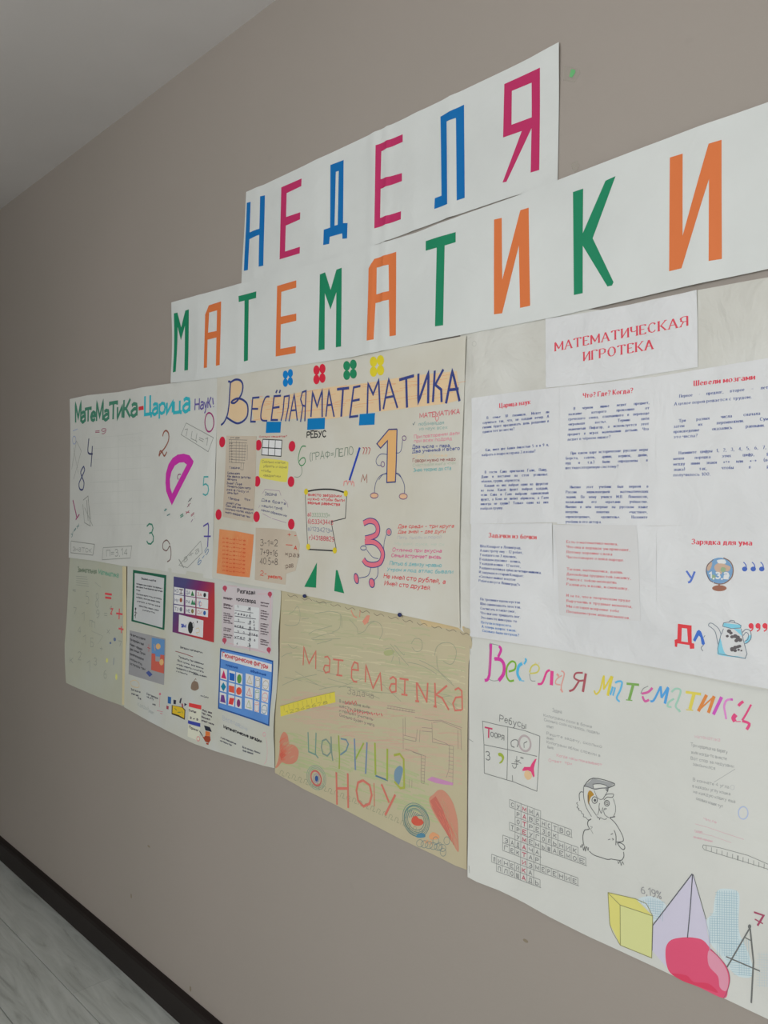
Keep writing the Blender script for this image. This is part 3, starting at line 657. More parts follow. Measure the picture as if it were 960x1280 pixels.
# figure 3
T3 = '356,268 385,255 415,262 430,290 425,322 400,338 365,347'; T3b = '363,366 410,366 442,392 456,430 442,472 405,484 372,476 355,455'
ink(p2, 'figure_three_outline', (52, 62, 124), lambda q: (q.L(T3, 7.8, True), q.L(T3b, 7.6, True), q.L('460,400 464,360 474,325', .8, True), q.L('434,452 402,442 372,404', .8, True), q.L('396,495 380,540 335,552', .9, True), q.L('432,495 430,540 412,565', .9, True),
  q.E(487, 313, 13, 18, False, 1.0, world=False), q.E(356, 396, 15, 11, False, 1.0, world=False), q.E(320, 555, 11, 27, False, 1.2, rot=-.2, world=False), q.E(401, 578, 14, 24, False, 1.2, rot=-.2, world=False)), 2, ZB)
ink(p2, 'figure_three_body', (222, 108, 124), lambda q: (q.L(T3, 5.6, True), q.L(T3b, 5.4, True), q.E(320, 555, 9, 24, rot=-.2, world=False), q.E(401, 578, 12, 21, rot=-.2, world=False), q.E(487, 313, 9, 13, world=False)), 4, ZB, 'pink body and feet of the drawn figure three')
# black framed task
ink(p2, 'drawn_frame', (48, 48, 50), lambda q: (q.L('58,103 100,94 155,90 210,94 265,110', 1.9, True), q.L('268,112 261,241 187,259 214,405', 1.1), q.L('205,411 65,403', 1.7), q.L('64,388 52,105', .9)), 2, ZB)
for x, y_ in ((57, 103), (263, 112), (67, 390), (206, 409)): ink(p2, 'glued_yellow_dot', (204, 184, 46), lambda q: q.E(x, y_, 16, 16), 3, ZB, None, 1.42, depth=.0003)
ink(p2, 'handwriting', (196, 70, 76), lambda q: (q.T('вместо звёздочки', 68, 124, 240, 132, 15, .75), q.T('нужно чтобы были', 66, 146, 255, 154, 15, .7), q.T('верные равенства', 66, 166, 232, 176, 15, .8)), 2, ZB)
ink(p2, 'handwritten_numbers', (190, 70, 84), lambda q: (q.T('б)53343443', 66, 268, 196, 275, 22, .8), q.T('г)43188829', 72, 352, 202, 362, 22, .8), q.T('а)', 64, 230, 82, 231, 20, .8)), 2, ZB)
ink(p2, 'handwritten_numbers', (140, 158, 132), lambda q: q.T('3333333=', 86, 232, 180, 236, 20, .7), 2, ZB)
ink(p2, 'handwritten_numbers', (122, 128, 150), lambda q: q.T('в)1234213=', 66, 304, 192, 318, 20, .7), 2, ZB)
cut(p2, (26, 126, 84), ZB, '111,472 107,603 47,598', name='glued_green_triangle'); cut(p2, (26, 126, 84), ZB, '212,511 221,513 256,632 203,620', name='glued_green_triangle')
for c, t, x0, y0, x1, y1, h, w in (((196, 84, 96), 'МАТЕМАТИКА', 562, 494, 830, 466, 30, .9), ((130, 164, 160), 'любимейшая', 552, 545, 722, 535, 24, .6), ((136, 166, 160), 'из наук всех', 560, 575, 745, 566, 22, .55),
    ((206, 132, 146), 'При повторении дели', 525, 630, 828, 602, 22, .7), ((204, 134, 148), 'при всех подряд', 525, 657, 775, 640, 22, .7), ((72, 84, 140), 'Два числа – пара,', 512, 697, 770, 687, 22, .8), ((72, 84, 140), 'Два ученика и всего', 512, 727, 830, 705, 22, .8),
    ((216, 188, 156), 'Три  слова', 515, 757, 745, 750, 18, .6), ((150, 92, 86), 'Говори нужно не надо', 515, 788, 800, 777, 22, .7), ((168, 178, 160), 'Счастливая книга чтен', 515, 818, 800, 802, 20, .6), ((106, 166, 166), 'Знаю теорию до ста', 520, 852, 770, 838, 24, .7)):
    ink(p2, 'handwriting', c, lambda q: q.T(t, x0, y0, x1, y1, h, w), 2, Z5)
ink(p2, 'drawn_heart', (206, 100, 110), lambda q: q.L('665,490 675,515 690,492 678,480 665,490', .8, True), 2, Z5)
ink(p2, 'drawn_tick', (90, 110, 116), lambda q: q.L('515,530 520,540 530,520', .8), 2, Z5)
for c, t, x0, y0, x1, y1, h, w in (((198, 88, 84), 'Две среди - три круга', 535, 292, 825, 290, 18, .8), ((198, 88, 84), 'Две змей – две дуги', 535, 320, 780, 318, 18, .75), ((172, 172, 172), 'Пять тысяч и порой', 530, 350, 760, 346, 16, .6), ((176, 186, 172), 'Мы вам, рука, не ск..', 515, 380, 790, 384, 16, .55),
    ((200, 92, 136), 'Отлично при вкусна', 505, 414, 760, 420, 18, .75), ((198, 92, 136), 'Семья встречает вновь', 500, 442, 757, 452, 18, .75), ((104, 168, 174), 'Пятью 6 девизу нравно', 492, 484, 760, 496, 19, .75), ((104, 168, 174), 'Утром я под атлас бывали', 478, 516, 820, 530, 18, .75),
    ((194, 64, 70), 'Не имей сто рублей, а', 462, 552, 780, 582, 23, .9), ((194, 64, 70), 'Имей сто друзей.', 466, 588, 705, 614, 23, .9)):
    ink(p2, 'handwriting', c, lambda q: q.T(t, x0, y0, x1, y1, h, w, slant=.15), 2, ZB)

# ================================================================== faded poster (lower left)
K3 = 1.75
p3 = Sheet('wall_poster', '88,696 120,698 158,702 159,760 159,830 158,884 150,881 130,874 113,867 98,860 85,853 83,805 85,750', .0012, paper_mat('faded_grey_paper', (178, 181, 168), (174, 175, 156), bump=.35, scale=6),
  amp=.002, freq=5, folds=[(156, 780, .0015, .015)], curls=[(84, 820, .12, .006), (87, 855, .08, .004)], seed=5,
  label='faded grey poster with pale sums and small red plus and equals signs', cat='poster')
Z3 = (80, 690, 6.09)
ink(p3, 'tape_stain', (196, 186, 150), lambda q: q.F('448,108 480,112 478,590 470,900 465,1165 445,1160 455,600'), 1, Z3, 'yellowed strip of old tape', 1.5)
letters(p3, 'title_letter', 'Занимательная', (108, 122, 104), 108, 150, 252, 165, 38, 1.1, Z3, K3); letters(p3, 'title_letter', 'Математика', (100, 148, 126), 268, 168, 418, 195, 38, 1.2, Z3, K3)
RD = (206, 66, 72)
ink(p3, 'drawn_equals_sign', RD, lambda q: q.L('316,316 368,324', 2.6).L('318,346 364,352', 2.6), 2, Z3, None, 1.9)
ink(p3, 'drawn_plus_sign', RD, lambda q: q.L('402,466 450,474', 2.2).L('426,430 424,512', 2.2), 2, Z3, None, 1.9)
ink(p3, 'drawn_plus_sign', (204, 80, 84), lambda q: q.L('420,582 460,590', 2.2).L('440,565 442,618', 2.2), 2, Z3, None, 1.9)
ink(p3, 'drawn_numeral', RD, lambda q: q.L('360,432 378,432 360,470 372,474', 1.6), 2, Z3, None, 1.9)
def f3(q):
    for i in range(5): q.L([(95, 185+i*16), (180+i*3, 190+i*18)], .5)
    for t, x, y_, h in (('7', 75, 470, 50), ('1', 138, 520, 60), ('5', 170, 390, 90), ('8', 245, 420, 110), ('9', 250, 500, 60), ('Г', 198, 570, 50), ('П', 215, 575, 48), ('4', 110, 620, 50), ('1', 148, 690, 60), ('Б', 205, 720, 60), ('2', 115, 820, 60),
                        ('1', 180, 910, 90), ('3', 230, 860, 50), ('6', 305, 960, 60), ('7', 420, 720, 40), ('к', 60, 840, 60), ('=', 310, 500, 60), ('+', 275, 760, 60), ('х', 330, 620, 50), ('4', 350, 440, 30), ('=', 70, 310, 40)):
        q.T(t, x, y_, x+22, y_+4, h, .8)
    q.L('210,600 300,640 260,700', .4); q.L('240,230 285,270', .5)
ink(p3, 'faint_pencil_sums', (132, 136, 126), f3, 1, Z3, None, K3)
ink(p3, 'small_drawn_marks', (84, 100, 130), lambda q: (q.E(390, 665, 10, 14, world=False), q.E(357, 692, 7, 9, world=False), q.L('384,805 380,860', 1.0)), 2, Z3, None, 1.9)
ink(p3, 'small_yellow_marks', (210, 200, 110), lambda q: (q.E(402, 950, 8, 24, world=False), q.E(330, 825, 8, 18, world=False)), 2, Z3, None, 1.9)

# ================================================================== poster with printed puzzles (lower left centre)
K4 = 1.5
p4 = Sheet('wall_poster', '160,701 200,708 265.5,719 300,725 350,733 352,741 350,790 348,835 346,880 344,920 344,960 330,957 300,948 270,939 245,930 215,915 190,903 170,892 155.5,884 156,850 159,800 159,750', .0030, paper_mat('news_poster_paper', (190, 193, 190), (186, 186, 170), bump=.3, scale=6),
  amp=.0018, freq=5, curls=[(349, 790, .05, .004), (345, 900, .07, .005), (220, 915, .15, .004)], folds=[(212, 800, .001, .02)], seed=6,
  label='white poster pasted with small printed sheets, one purple-red, one a blue shapes chart', cat='poster')
Z8 = (150, 700, 8.0); Z8b = (150, 810, 8.0); Z9 = (260, 720, 9.6); ZG = (260, 810, 8.0)
W4 = paper_mat('puzzle_print_paper', (192, 194, 194), bump=.2, scale=10, k=1.45)
a = slip(p4, 'printed_sheet', '134,98 300,126 467,152 460,420 449,700 290,655 118,612 128,360', Z8, W4, 31, label='printed sheet with a dark green border')
ink(a, 'green_border', (32, 92, 70), lambda q: q.F('134,98 300,126 467,152 460,420 449,700 290,655 118,612 128,360|150,130 145,360 138,598 290,640 430,678 438,420 445,180 300,152'), 1, Z8, None, K4)
def body(i, rows, wmin=.55, h=None, style='hand'):
    for t, x0, y0, x1, y1, hh in rows: i.T(t, x0, y0, x1, y1, h or hh, wmin, style=style, jit=.05)
ink(a, 'printed_text', (72, 74, 80), lambda q: body(q, [('Задача – шутка', 215, 192, 362, 216, 20), ('На берегу реки сидели три вороны и', 168, 244, 425, 290, 15), ('две сороки. К ним прилетели ещё четыре', 166, 272, 428, 320, 15), ('птицы', 166, 305, 205, 312, 15),
  ('Сколько всего птиц осталось', 168, 345, 418, 396, 15), ('на берегу, если семь ворон сразу', 166, 376, 405, 428, 15), ('улетели, а потом одна', 172, 415, 405, 470, 14), ('вернулась назад к реке', 195, 462, 390, 510, 14), ('считать птиц', 232, 505, 352, 532, 13)], .6), 1, Z8, None, 1.5)
ink(a, 'printed_drawing', (66, 66, 66), lambda q: (q.E(160, 488, 7, 13, world=False), q.L('160,495 162,540 150,560', 1.2), q.L('150,520 175,530', .8), q.L('162,540 158,582', 1.0)), 1, Z8, None, K4)
ink(a, 'title_print', (80, 84, 90), lambda q: q.L('215,190 360,212', .5), 1, Z8, None, K4)
a = slip(p4, 'printed_sheet', '503,596 640,628 776,660 772,860 768,1012 640,975 494,930 498,760', Z3, paper_mat('grey_print_paper', (150, 150, 152), k=K4, bump=.2), 32, label='grey printed sheet with a blue and red picture')
ink(a, 'printed_text', (78, 78, 82), lambda q: body(q, [(t, 506, 634+i*37, 622-(i % 3)*12, 672+i*38, 18) for i, t in enumerate(('На ветке сидели', 'три воробья и ещё', 'Мышка – норушка', 'две синицы. Потом', 'прилетела ворона', 'сколько птиц', 'осталось там'))], .75), 1, Z3, None, K4)
ink(a, 'printed_picture_sky', (92, 134, 178), lambda q: q.F('672,650 770,668 768,800 672,790'), 1, Z3, None, K4)
ink(a, 'printed_picture_ground', (186, 92, 78), lambda q: q.F('672,770 700,775 702,830 735,834 738,780 769,785 768,924 720,912 668,896'), 2, Z3, None, K4)
ink(a, 'printed_picture_details', (206, 164, 110), lambda q: (q.E(722, 718, 18, 22, world=False), q.E(748, 838, 16, 24, world=False), q.L('690,700 700,750', 1.2)), 3, Z3, None, K4)
ink(a, 'printed_marks', (178, 84, 84), lambda q: (q.L('638,725 662,735', 1.0).L('650,700 650,760', 1.0)), 1, Z3, None, K4)
ink(a, 'printed_marks', (70, 84, 140), lambda q: q.F('628,918 650,902 680,932 656,950'), 1, Z3, None, K4)
def lowl(q): body(q, [('Загадка', 512, 1050, 585, 1072, 14), ('ответ шар', 516, 1082, 570, 1098, 13), ('да', 565, 1112, 590, 1124, 13), ('Стоит треугольник', 634, 1085, 722, 1120, 15), ('на углу', 636, 1105, 688, 1126, 14), ('шар', 680, 1160, 704, 1168, 13)], .7)
ink(p4, 'printed_text', (84, 86, 92), lowl, 1, Z3, None, K4)
ink(p4, 'handwriting', (160, 166, 162), lambda q: (q.T('Каждый', 565, 1172, 650, 1205, 30, .6), q.T('решает', 650, 1215, 690, 1238, 26, .6)), 1, Z3, None, K4)
ink(p4, 'printed_ornament', (200, 178, 130), lambda q: q.L('510,985 545,975 575,1000 570,1030 520,1020 510,985', .8, True), 1, Z3, None, K4)
ink(p4, 'printed_ornament', (190, 110, 126), lambda q: (q.E(738, 1080, 8, 10, world=False), q.L('738,1095 734,1180', .6), q.L('715,1205 762,1215', .6), q.L('740,1225 760,1230', .8)), 1, Z3, None, K4)
# purple-to-red sheet
m_ = bpy.data.materials.new('purple_red_print'); m_.use_nodes = True; nt = m_.node_tree; b = nt.nodes['Principled BSDF']; b.inputs['Roughness'].default_value = .5
tc = nt.nodes.new('ShaderNodeTexCoord'); sp = nt.nodes.new('ShaderNodeSeparateXYZ'); cr = nt.nodes.new('ShaderNodeValToRGB'); mt = nt.nodes.new('ShaderNodeMath'); mt.operation = 'SUBTRACT'
nt.links.new(tc.outputs['Generated'], sp.inputs[0]); nt.links.new(sp.outputs['X'], mt.inputs[0])
m2_ = nt.nodes.new('ShaderNodeMath'); m2_.operation = 'MULTIPLY_ADD'; m2_.inputs[1].default_value = -.55; m2_.inputs[2].default_value = .30
nt.links.new(sp.outputs['Z'], m2_.inputs[0]); nt.links.new(m2_.outputs[0], mt.inputs[1]); mt.operation = 'ADD'; nt.links.new(mt.outputs[0], cr.inputs[0])
e = cr.color_ramp.elements; e[0].position = .1; e[0].color = (*rgb((74, 72, 116), K4), 1); e[1].position = .85; e[1].color = (*rgb((168, 54, 58), K4), 1); x_ = e.new(.45); x_.color = (*rgb((112, 44, 96), K4), 1)
nt.links.new(cr.outputs[0], b.inputs['Base Color'])
a = slip(p4, 'printed_sheet', '541,164 740,196 950,228 950,520 944,824 740,772 530,720 536,440', Z8, m_, 33, label='purple-to-red printed sheet of picture puzzles')
CELLW = (206, 208, 208)
def lerp(a_, b_, t): return a_+(b_-a_)*t
COLS = [(545, 645), (660, 762), (772, 888)]; ROWS = [(268, 336), (344, 436), (446, 518)]
shp = [(90, 60, 70), (46, 110, 60), (40, 40, 44), (150, 84, 60), (50, 120, 84), (84, 140, 190), (110, 116, 126), (120, 110, 60), (40, 84, 150)]
for r_, (y0, y1) in enumerate(ROWS):
    for c_, (x0, x1) in enumerate(COLS):
        sl = lambda x: (x-545)*.155
        ink(a, 'white_puzzle_cell', CELLW, lambda q: q.F([(x0, y0+sl(x0)), (x1, y0+sl(x1)), (x1-2, y1+sl(x1)), (x0-1, y1+sl(x0))]), 1, Z8, None, K4)
        cc = shp[r_*3+c_]; xm = lerp(x0, x1, .7); ym = (y0+y1)/2+sl(xm)
        def pic(q, k_=r_*3+c_):
            if k_ in (1, 4): q.F([(xm-16, ym+26), (xm, ym-24), (xm+18, ym+28)]); 
            elif k_ == 0: q.L([(xm-18, ym-20), (xm+20, ym-14)], 1.2).L([(xm, ym-18), (xm, ym+22)], 1.3).L([(xm-14, ym+18), (xm+16, ym+22)], 1.0)
            elif k_ == 5: q.L([(xm-42, ym-30), (xm-56, ym), (xm-44, ym+30)], 1.3, True)
            else: q.E(xm, ym, 13, 22, world=False)
            if k_ == 4: q.F([(xm+10, ym+28), (xm+18, ym-20), (xm+32, ym+30)])
        ink(a, 'printed_picture', cc, pic, 2, Z8, None, K4)
        ink(a, 'printed_letters', (104, 108, 130) if c_ < 2 else (190, 120, 120), lambda q: q.T(('КО', 'ДА', 'ЗА', 'НУ', 'РА', 'ЛО', 'ТУ', 'МЕ', 'СИ')[r_*3+c_], x0+8, lerp(y0, y1, .75)+sl(x0), lerp(x0, x1, .45), lerp(y0, y1, .75)+sl(lerp(x0, x1, .45)), 30, .7), 2, Z8, None, K4)
ink(a, 'white_puzzle_cell', CELLW, lambda q: q.F('596,544 842,604 836,776 590,716'), 1, Z8, None, K4)
ink(a, 'printed_picture', (40, 42, 44), lambda q: (q.E(711, 675, 25, 60, world=False), q.E(738, 650, 8, 24, False, .8, world=False), q.E(780, 618, 5, 12, world=False)), 2, Z8, 'dark jug printed on the sheet', K4)
ink(a, 'printed_letters', (50, 70, 160), lambda q: q.T('зм', 618, 668, 664, 676, 40, 1.6), 2, Z8, None, K4)
ink(a, 'printed_picture', (200, 180, 130), lambda q: q.L('765,690 795,680 800,720 770,725 785,745', .8, True), 2, Z8, None, K4)
def tx(q):
    body(q, [('Загадки математич', 605, 878, 830, 934, 17), ('Тридцать три девочки', 590, 974, 840, 1048, 16)], .8)
    q.org = Z8b; body(q, [('Все нужны, все важны', 582, 130, 840, 210, 15), ('чтобы мерить и считать', 572, 168, 842, 245, 15), ('прибавлять и отнимать', 570, 205, 780, 262, 15), ('умножать, не забывать', 740, 262, 872, 292, 13), ('и сложить', 570, 235, 680, 268, 12), ('по Сети', 815, 482, 890, 502, 14)], .7)
ink(p4, 'printed_text', (86, 88, 92), tx, 1, Z8, None, K4)
ink(p4, 'printed_underline', (132, 74, 74), lambda q: q.L('558,912 650,938 736,968', .9, True), 1, Z8, None, K4)
ink(p4, 'printed_teapot', (126, 108, 92), lambda q: q.F('718,405 725,350 745,330 765,332 785,345 795,385 790,410 755,425', True).L('745,330 765,305 770,320', .9), 1, Z8b, None, K4)
ink(p4, 'pasted_blue_square', (40, 92, 150), lambda q: q.F('492,482 524,490 522,558 492,550'), 1, Z8b, None, K4)
ink(p4, 'pasted_dark_square', (48, 48, 66), lambda q: q.F('546,515 572,520 570,562 546,556').F('604,545 612,505 630,495 618,555').F('655,548 682,562 655,580'), 1, Z8b, None, K4)
ink(p4, 'pasted_red_square', (142, 58, 74), lambda q: q.F('480,572 502,580 500,612 480,606').F('626,552 640,555 645,592 630,588'), 1, Z8b, None, K4)
ink(p4, 'book_cover_edge', (56, 48, 40), lambda q: q.F('530,568 640,590 666,616 662,716 600,685 530,660'), 1, Z8b, None, K4)
ink(p4, 'yellow_book_page', (204, 172, 46), lambda q: q.F('540,572 635,594 658,622 655,700 600,668 538,648'), 2, Z8b, 'yellow printed open book', K4)
ink(p4, 'book_print', (96, 132, 70), lambda q: (q.L('560,600 580,620', 1.0), q.L('590,640 620,640', 1.0), q.L('630,625 640,650', 1.0)), 3, Z8b, None, K4)
ink(p4, 'red_label', (206, 62, 62), lambda q: q.F('700,546 822,572 820,614 700,584'), 1, Z8b, None, K4)
ink(p4, 'blue_label', (56, 66, 150), lambda q: q.F('694,720 812,752 812,788 692,752'), 1, Z8b, None, K4)
ink(p4, 'cream_slip', (200, 200, 182), lambda q: q.F('698,590 820,618 814,748 696,716').F('694,760 812,795 800,930 690,880'), 1, Z8b, None, K4)
ink(p4, 'printed_text', (84, 78, 84), lambda q: body(q, [('Считай', 702, 628, 770, 650, 20), ('2 и 3', 712, 700, 790, 722, 15), ('Помни', 706, 800, 790, 832, 24), ('Раз, два', 835, 628, 925, 655, 15), ('три, пять', 828, 655, 925, 690, 16), ('вышел', 826, 690, 905, 722, 16), ('ответ числа', 826, 728, 945, 770, 14)], .9), 2, Z8b, None, K4)
ink(p4, 'printed_figure_cap', (38, 42, 56), lambda q: q.F('848,772 905,790 924,838 862,822').L('805,828 835,880', 1.4), 2, Z8b, None, K4)
ink(p4, 'printed_figure_face', (206, 112, 56), lambda q: q.F('862,828 905,838 908,880 860,876'), 1, Z8b, 'orange printed figure in a black cap', K4)
ink(p4, 'printed_figure_coat', (150, 66, 42), lambda q: q.F('858,876 908,882 912,920 895,948 860,935 830,880 850,890').F('868,945 895,952 890,968 868,960'), 2, Z8b, None, K4)
ink(p4, 'printed_flower', (200, 120, 120), lambda q: q.E(792, 906, 14, 22, False, 1.0, world=False), 2, Z8b, None, K4)
# crossword print
a = slip(p4, 'printed_sheet', '175,100 480,140 784,176 780,560 765,945 480,885 168,828 172,460', Z9, paper_mat('pink_print_paper', (190, 182, 184), k=1.5, bump=.2), 34, label='pale pink crossword print titled Разгадай кроссворд')
ink(a, 'title_print', (44, 40, 44), lambda q: (q.T('Разгадай', 358, 200, 568, 222, 46, 1.15, style='print'), q.T('кроссворд', 346, 292, 576, 326, 42, 1.15, style='print')), 1, Z9, None, K4)
for x, y_ in ((208, 150), (748, 222), (203, 775), (738, 888)): ink(a, 'red_flower_ornament', (170, 68, 88), lambda q: (q.E(x, y_-5, 26, 30, world=False), q.F([(x-10, y_+20), (x+14, y_+22), (x+2, y_+46)])), 1, Z9, None, K4)
for t_ in ('250,115 350,125', '600,215 720,212', '240,800 700,918', '762,250 750,860'): ink(a, 'ornament_line', (200, 156, 164), lambda q: q.L(t_, .5), 1, Z9, None, K4)
def cols(q):
    for i, yy in enumerate((262, 272, 338, 352, 380, 448, 475, 500, 530, 558, 628, 652, 705, 730)): q.T(('горизонталь', 'это число', 'что мера', 'для дли')[i % 4], 192, yy, 296-(i % 3)*14, yy+16, 13, .9, jit=.1)
    for i, yy in enumerate((322, 355, 418, 448, 480, 512, 575, 602, 632, 665, 692, 765, 790, 818)): q.T(('вертикали', 'сколько', 'учебник', 'отрезки')[i % 4], 638, yy, 738-(i % 3)*14, yy+16, 13, .9, jit=.1)
ink(a, 'printed_text', (96, 84, 90), cols, 1, Z9, None, K4)
ink(a, 'white_fill', (200, 202, 202), lambda q: q.F('322,340 620,380 610,870 312,830'), 1, Z9, None, K4)
def cg(q):
    q.L('326,412 548,444', .6); q.L('326,480 580,516', .8); q.L('320,540 450,560', .6); q.L('322,608 615,660', .8); q.L('318,672 610,722', .6); q.L('318,742 450,768', .6)
    q.L('516,380 508,900', .5)
    for i, t in enumerate('градус'): q.T(t, 330+i*34, 458+i*5, 348+i*34, 460+i*5, 24, .8)
    for i, (x, y_) in enumerate(((495, 400), (500, 570), (502, 640), (500, 705), (500, 770), (496, 838))): q.T('КЛОУНЪ'[i], x, y_, x+20, y_+4, 28, 1.1); q.L([(x-16, y_+4), (x+18, y_+8)], .7)
    for i, (x, y_) in enumerate(((548, 560), (552, 600), (556, 640), (560, 780), (528, 712), (556, 716), (585, 722), (430, 690), (355, 380), (365, 540), (360, 680), (350, 820))): q.T('3456789012'[i % 10], x, y_, x+14, y_+3, 24, .7)
    for i in range(4): q.T('цифр'[i], 326+i*30, 600+i*6, 342+i*30, 602+i*6, 24, .8); q.T('угол'[i], 326+i*34, 738+i*6, 346+i*34, 740+i*6, 28, .9)
ink(a, 'printed_crossword', (72, 72, 80), cg, 2, Z9, None, K4)
# blue chart of shapes
a = slip(p4, 'printed_sheet', '128,0 400,60 658,126 648,450 632,778 370,690 107,604 116,300', ZG, paper_mat('blue_print_paper', (92, 140, 204), (84, 130, 192), k=K4, bump=.15), 35, label='blue printed chart titled Геометрические фигуры')
ink(a, 'dark_blue_border', (34, 78, 142), lambda q: q.F('128,0 400,60 658,126 648,450 632,778 370,690 107,604 116,300|138,14 126,300 119,592 370,676 622,760 638,450 647,138 400,74'), 2, ZG, None, K4)
ink(a, 'white_title_band', (208, 208, 214), lambda q: q.F('140,36 400,96 644,162 642,240 390,180 134,108'), 1, ZG, None, K4)
ink(a, 'title_print', (184, 74, 80), lambda q: q.T('Геометрические фигуры', 152, 84, 604, 204, 44, 1.2, style='print'), 2, ZG, None, K4)
ink(a, 'printed_text', (40, 84, 152), lambda q: (q.T('плоские', 185, 178, 300, 206, 20, 1.2), q.T('объёмные', 432, 236, 585, 276, 20, 1.2)), 1, ZG, None, K4)
sl = lambda x: x*.272
flatc = [(186, 40, 92), (32, 92, 172), (88, 142, 66), (22, 120, 152), (216, 84, 66), (212, 78, 60), (104, 62, 130), (206, 62, 60), (124, 52, 104)]
for r_ in range(3):
    for c_ in range(3):
        x0, x1 = (130, 216, 286)[c_]-r_*3, (196, 276, 350)[c_]-r_*3; y0 = 162+r_*122
        ink(a, 'white_chart_cell', (206, 210, 216), lambda q: q.F([(x0, y0+sl(x0)), (x1, y0+sl(x1)), (x1-2, y0+108+sl(x1)), (x0-1, y0+108+sl(x0))]), 1, ZG, None, K4)
        k_ = r_*3+c_; xm, ym = (x0+x1)/2, y0+60+sl((x0+x1)/2)
        def shape(q):
            if k_ == 0: q.F([(xm, ym-46), (xm+26, ym+44), (xm-26, ym+30)])
            elif k_ == 1: q.F([(xm-26, ym-44), (xm+26, ym-30), (xm+24, ym+42), (xm-26, ym+30)])
            elif k_ == 2: q.E(xm, ym, 22, 46, world=False)
            elif k_ == 3: q.F([(xm, ym-46), (xm+26, ym), (xm, ym+46), (xm-26, ym-4)])
            elif k_ == 4: q.F([(xm-28, ym-38), (xm+26, ym-26), (xm+26, ym+40), (xm-28, ym+26)])
            elif k_ == 5: q.E(xm, ym, 28, 38, world=False)
            elif k_ == 6: q.F([(xm-18, ym-42), (xm+10, ym-38), (xm+26, ym+42), (xm-28, ym+26)])
            elif k_ == 7: q.F([(xm-16, ym-36), (xm+30, ym-28), (xm+14, ym+36), (xm-28, ym+26)])
            else: q.E(xm, ym, 18, 40, world=False)
        ink(a, 'printed_shape', flatc[k_], shape, 2, ZG, None, K4)
        x0, x1 = (382, 478, 550)[c_]-r_*3, (462, 530, 620)[c_]-r_*3; y0 = 148+r_*122
        ink(a, 'white_chart_cell', (206, 210, 214), lambda q: q.F([(x0, y0+sl(x0)), (x1, y0+sl(x1)), (x1-2, y0+110+sl(x1)), (x0-1, y0+110+sl(x0))]), 1, ZG, None, K4)
        xm, ym = (x0+x1)/2, y0+60+sl((x0+x1)/2)
        def solid(q):
            if c_ == 0: q.L([(xm, ym-44), (xm+26, ym+36), (xm-26, ym+24), (xm, ym-44)], .7).L([(xm, ym-44), (xm+4, ym+42)], .5)
            elif c_ == 1: q.E(xm, ym-34, 20, 12, False, .6, world=False); q.L([(xm-20, ym-34), (xm-20, ym+34), (xm, ym+46), (xm+20, ym+38), (xm+20, ym-30)], .7)
            else: q.E(xm, ym, 28, 42, False, .8, world=False); q.L([(xm-26, ym+4), (xm+26, ym+14)], .5)
        ink(a, 'printed_solid', ((170, 160, 120), (150, 146, 130), (170, 160, 140), (190, 110, 120), (90, 150, 120), (200, 130, 136), (150, 170, 110), (214, 130, 130), (70, 130, 160))[k_], solid, 2, ZG, None, K4)
ink(p4, 'title_print', (40, 40, 46), lambda q: q.T('Математические загадки', 162, 800, 545, 944, 30, 1.15, style='print'), 1, ZG, None, K4)
ink(p4, 'printed_text', (92, 94, 100), lambda q: body(q, [('У него глаза цветные', 132, 900, 285, 964, 15), ('не глаза а три', 128, 930, 242, 978, 15), ('Если хочешь, покажи', 352, 995, 528, 1056, 15), ('будь здоров', 355, 1028, 458, 1062, 14)], .85), 1, ZG, None, K4)
ink(p4, 'faint_handwriting', (166, 172, 176), lambda q: (q.T('Весёлая', 150, 715, 320, 790, 44, .7), q.T('задача', 280, 770, 400, 830, 40, .6)), 1, ZG, None, K4)
ink(p4, 'pink_ornament', (206, 150, 158), lambda q: (q.E(575, 860, 14, 20, False, .8, world=False), q.L('590,890 602,960 598,1100 570,1160', .6, True)), 1, ZG, None, K4)

# ================================================================== yellowed crayon poster (lower centre)
K5 = 1.42
p5 = Sheet('wall_poster', '345,730 380,738 437,750 500,764 560,778 590,786 591,805 586,830 585,900 584.5,960 584,1030 584,1087 570,1082 540,1067 500,1048 460,1027 420,1006 380,986 344,966 344,920 346,870 350,830 350,780', .0012, YELL,
  amp=.0018, freq=5, curls=[(349, 900, .06, .002), (590, 786, .022, .006)], folds=[(384, 850, .001, .03)], seed=7,
  label='yellowed crayon poster reading Математика Царица Нау in faded red, green and blue letters', cat='poster')
ZM = (340, 730, 3.692); ZN = (340, 900, 3.692); ZP = (340, 740, 7.385); ZQ = (460, 760, 7.385); ZR = (340, 850, 7.385); ZS = (460, 880, 6.095)
RC = (196, 112, 98)
def rl(w, org, *st, c=RC, name='title_letter'): ink(p5, name, c, lambda q: [q.L(t, w*1.35) for t in st], 3, org, None, K5)
rl(1.4, ZP, '295,675 302,505 350,660 412,545 410,710')
rl(1.4, ZP, '490,600 520,595 540,625 535,745', '535,680 495,675 482,710 500,745 532,735')
rl(1.5, ZP, '570,620 665,632', '620,628 615,765', '600,765 655,772')
rl(1.6, ZP, '745,715 800,722 795,660 765,645 740,700 738,790 758,825 790,830')
rl(1.6, ZQ, '-22,685 -15,525 50,740 118,600 130,765')
rl(1.6, ZQ, '205,655 235,635 262,655 262,775', '262,700 220,700 202,740 222,778 260,770')
rl(1.7, ZQ, '295,650 378,662', '345,658 340,800', '312,795 368,805')
rl(1.9, ZQ, '452,685 458,860', '458,690 550,870', '556,690 545,872', '440,858 475,862')
rl(1.9, ZQ, '622,690 628,905', '735,715 632,800 690,830 752,940', '610,905 640,912')
rl(1.7, ZQ, '805,755 840,738 870,765 875,940', '872,820 815,825 788,880 808,945 870,940')
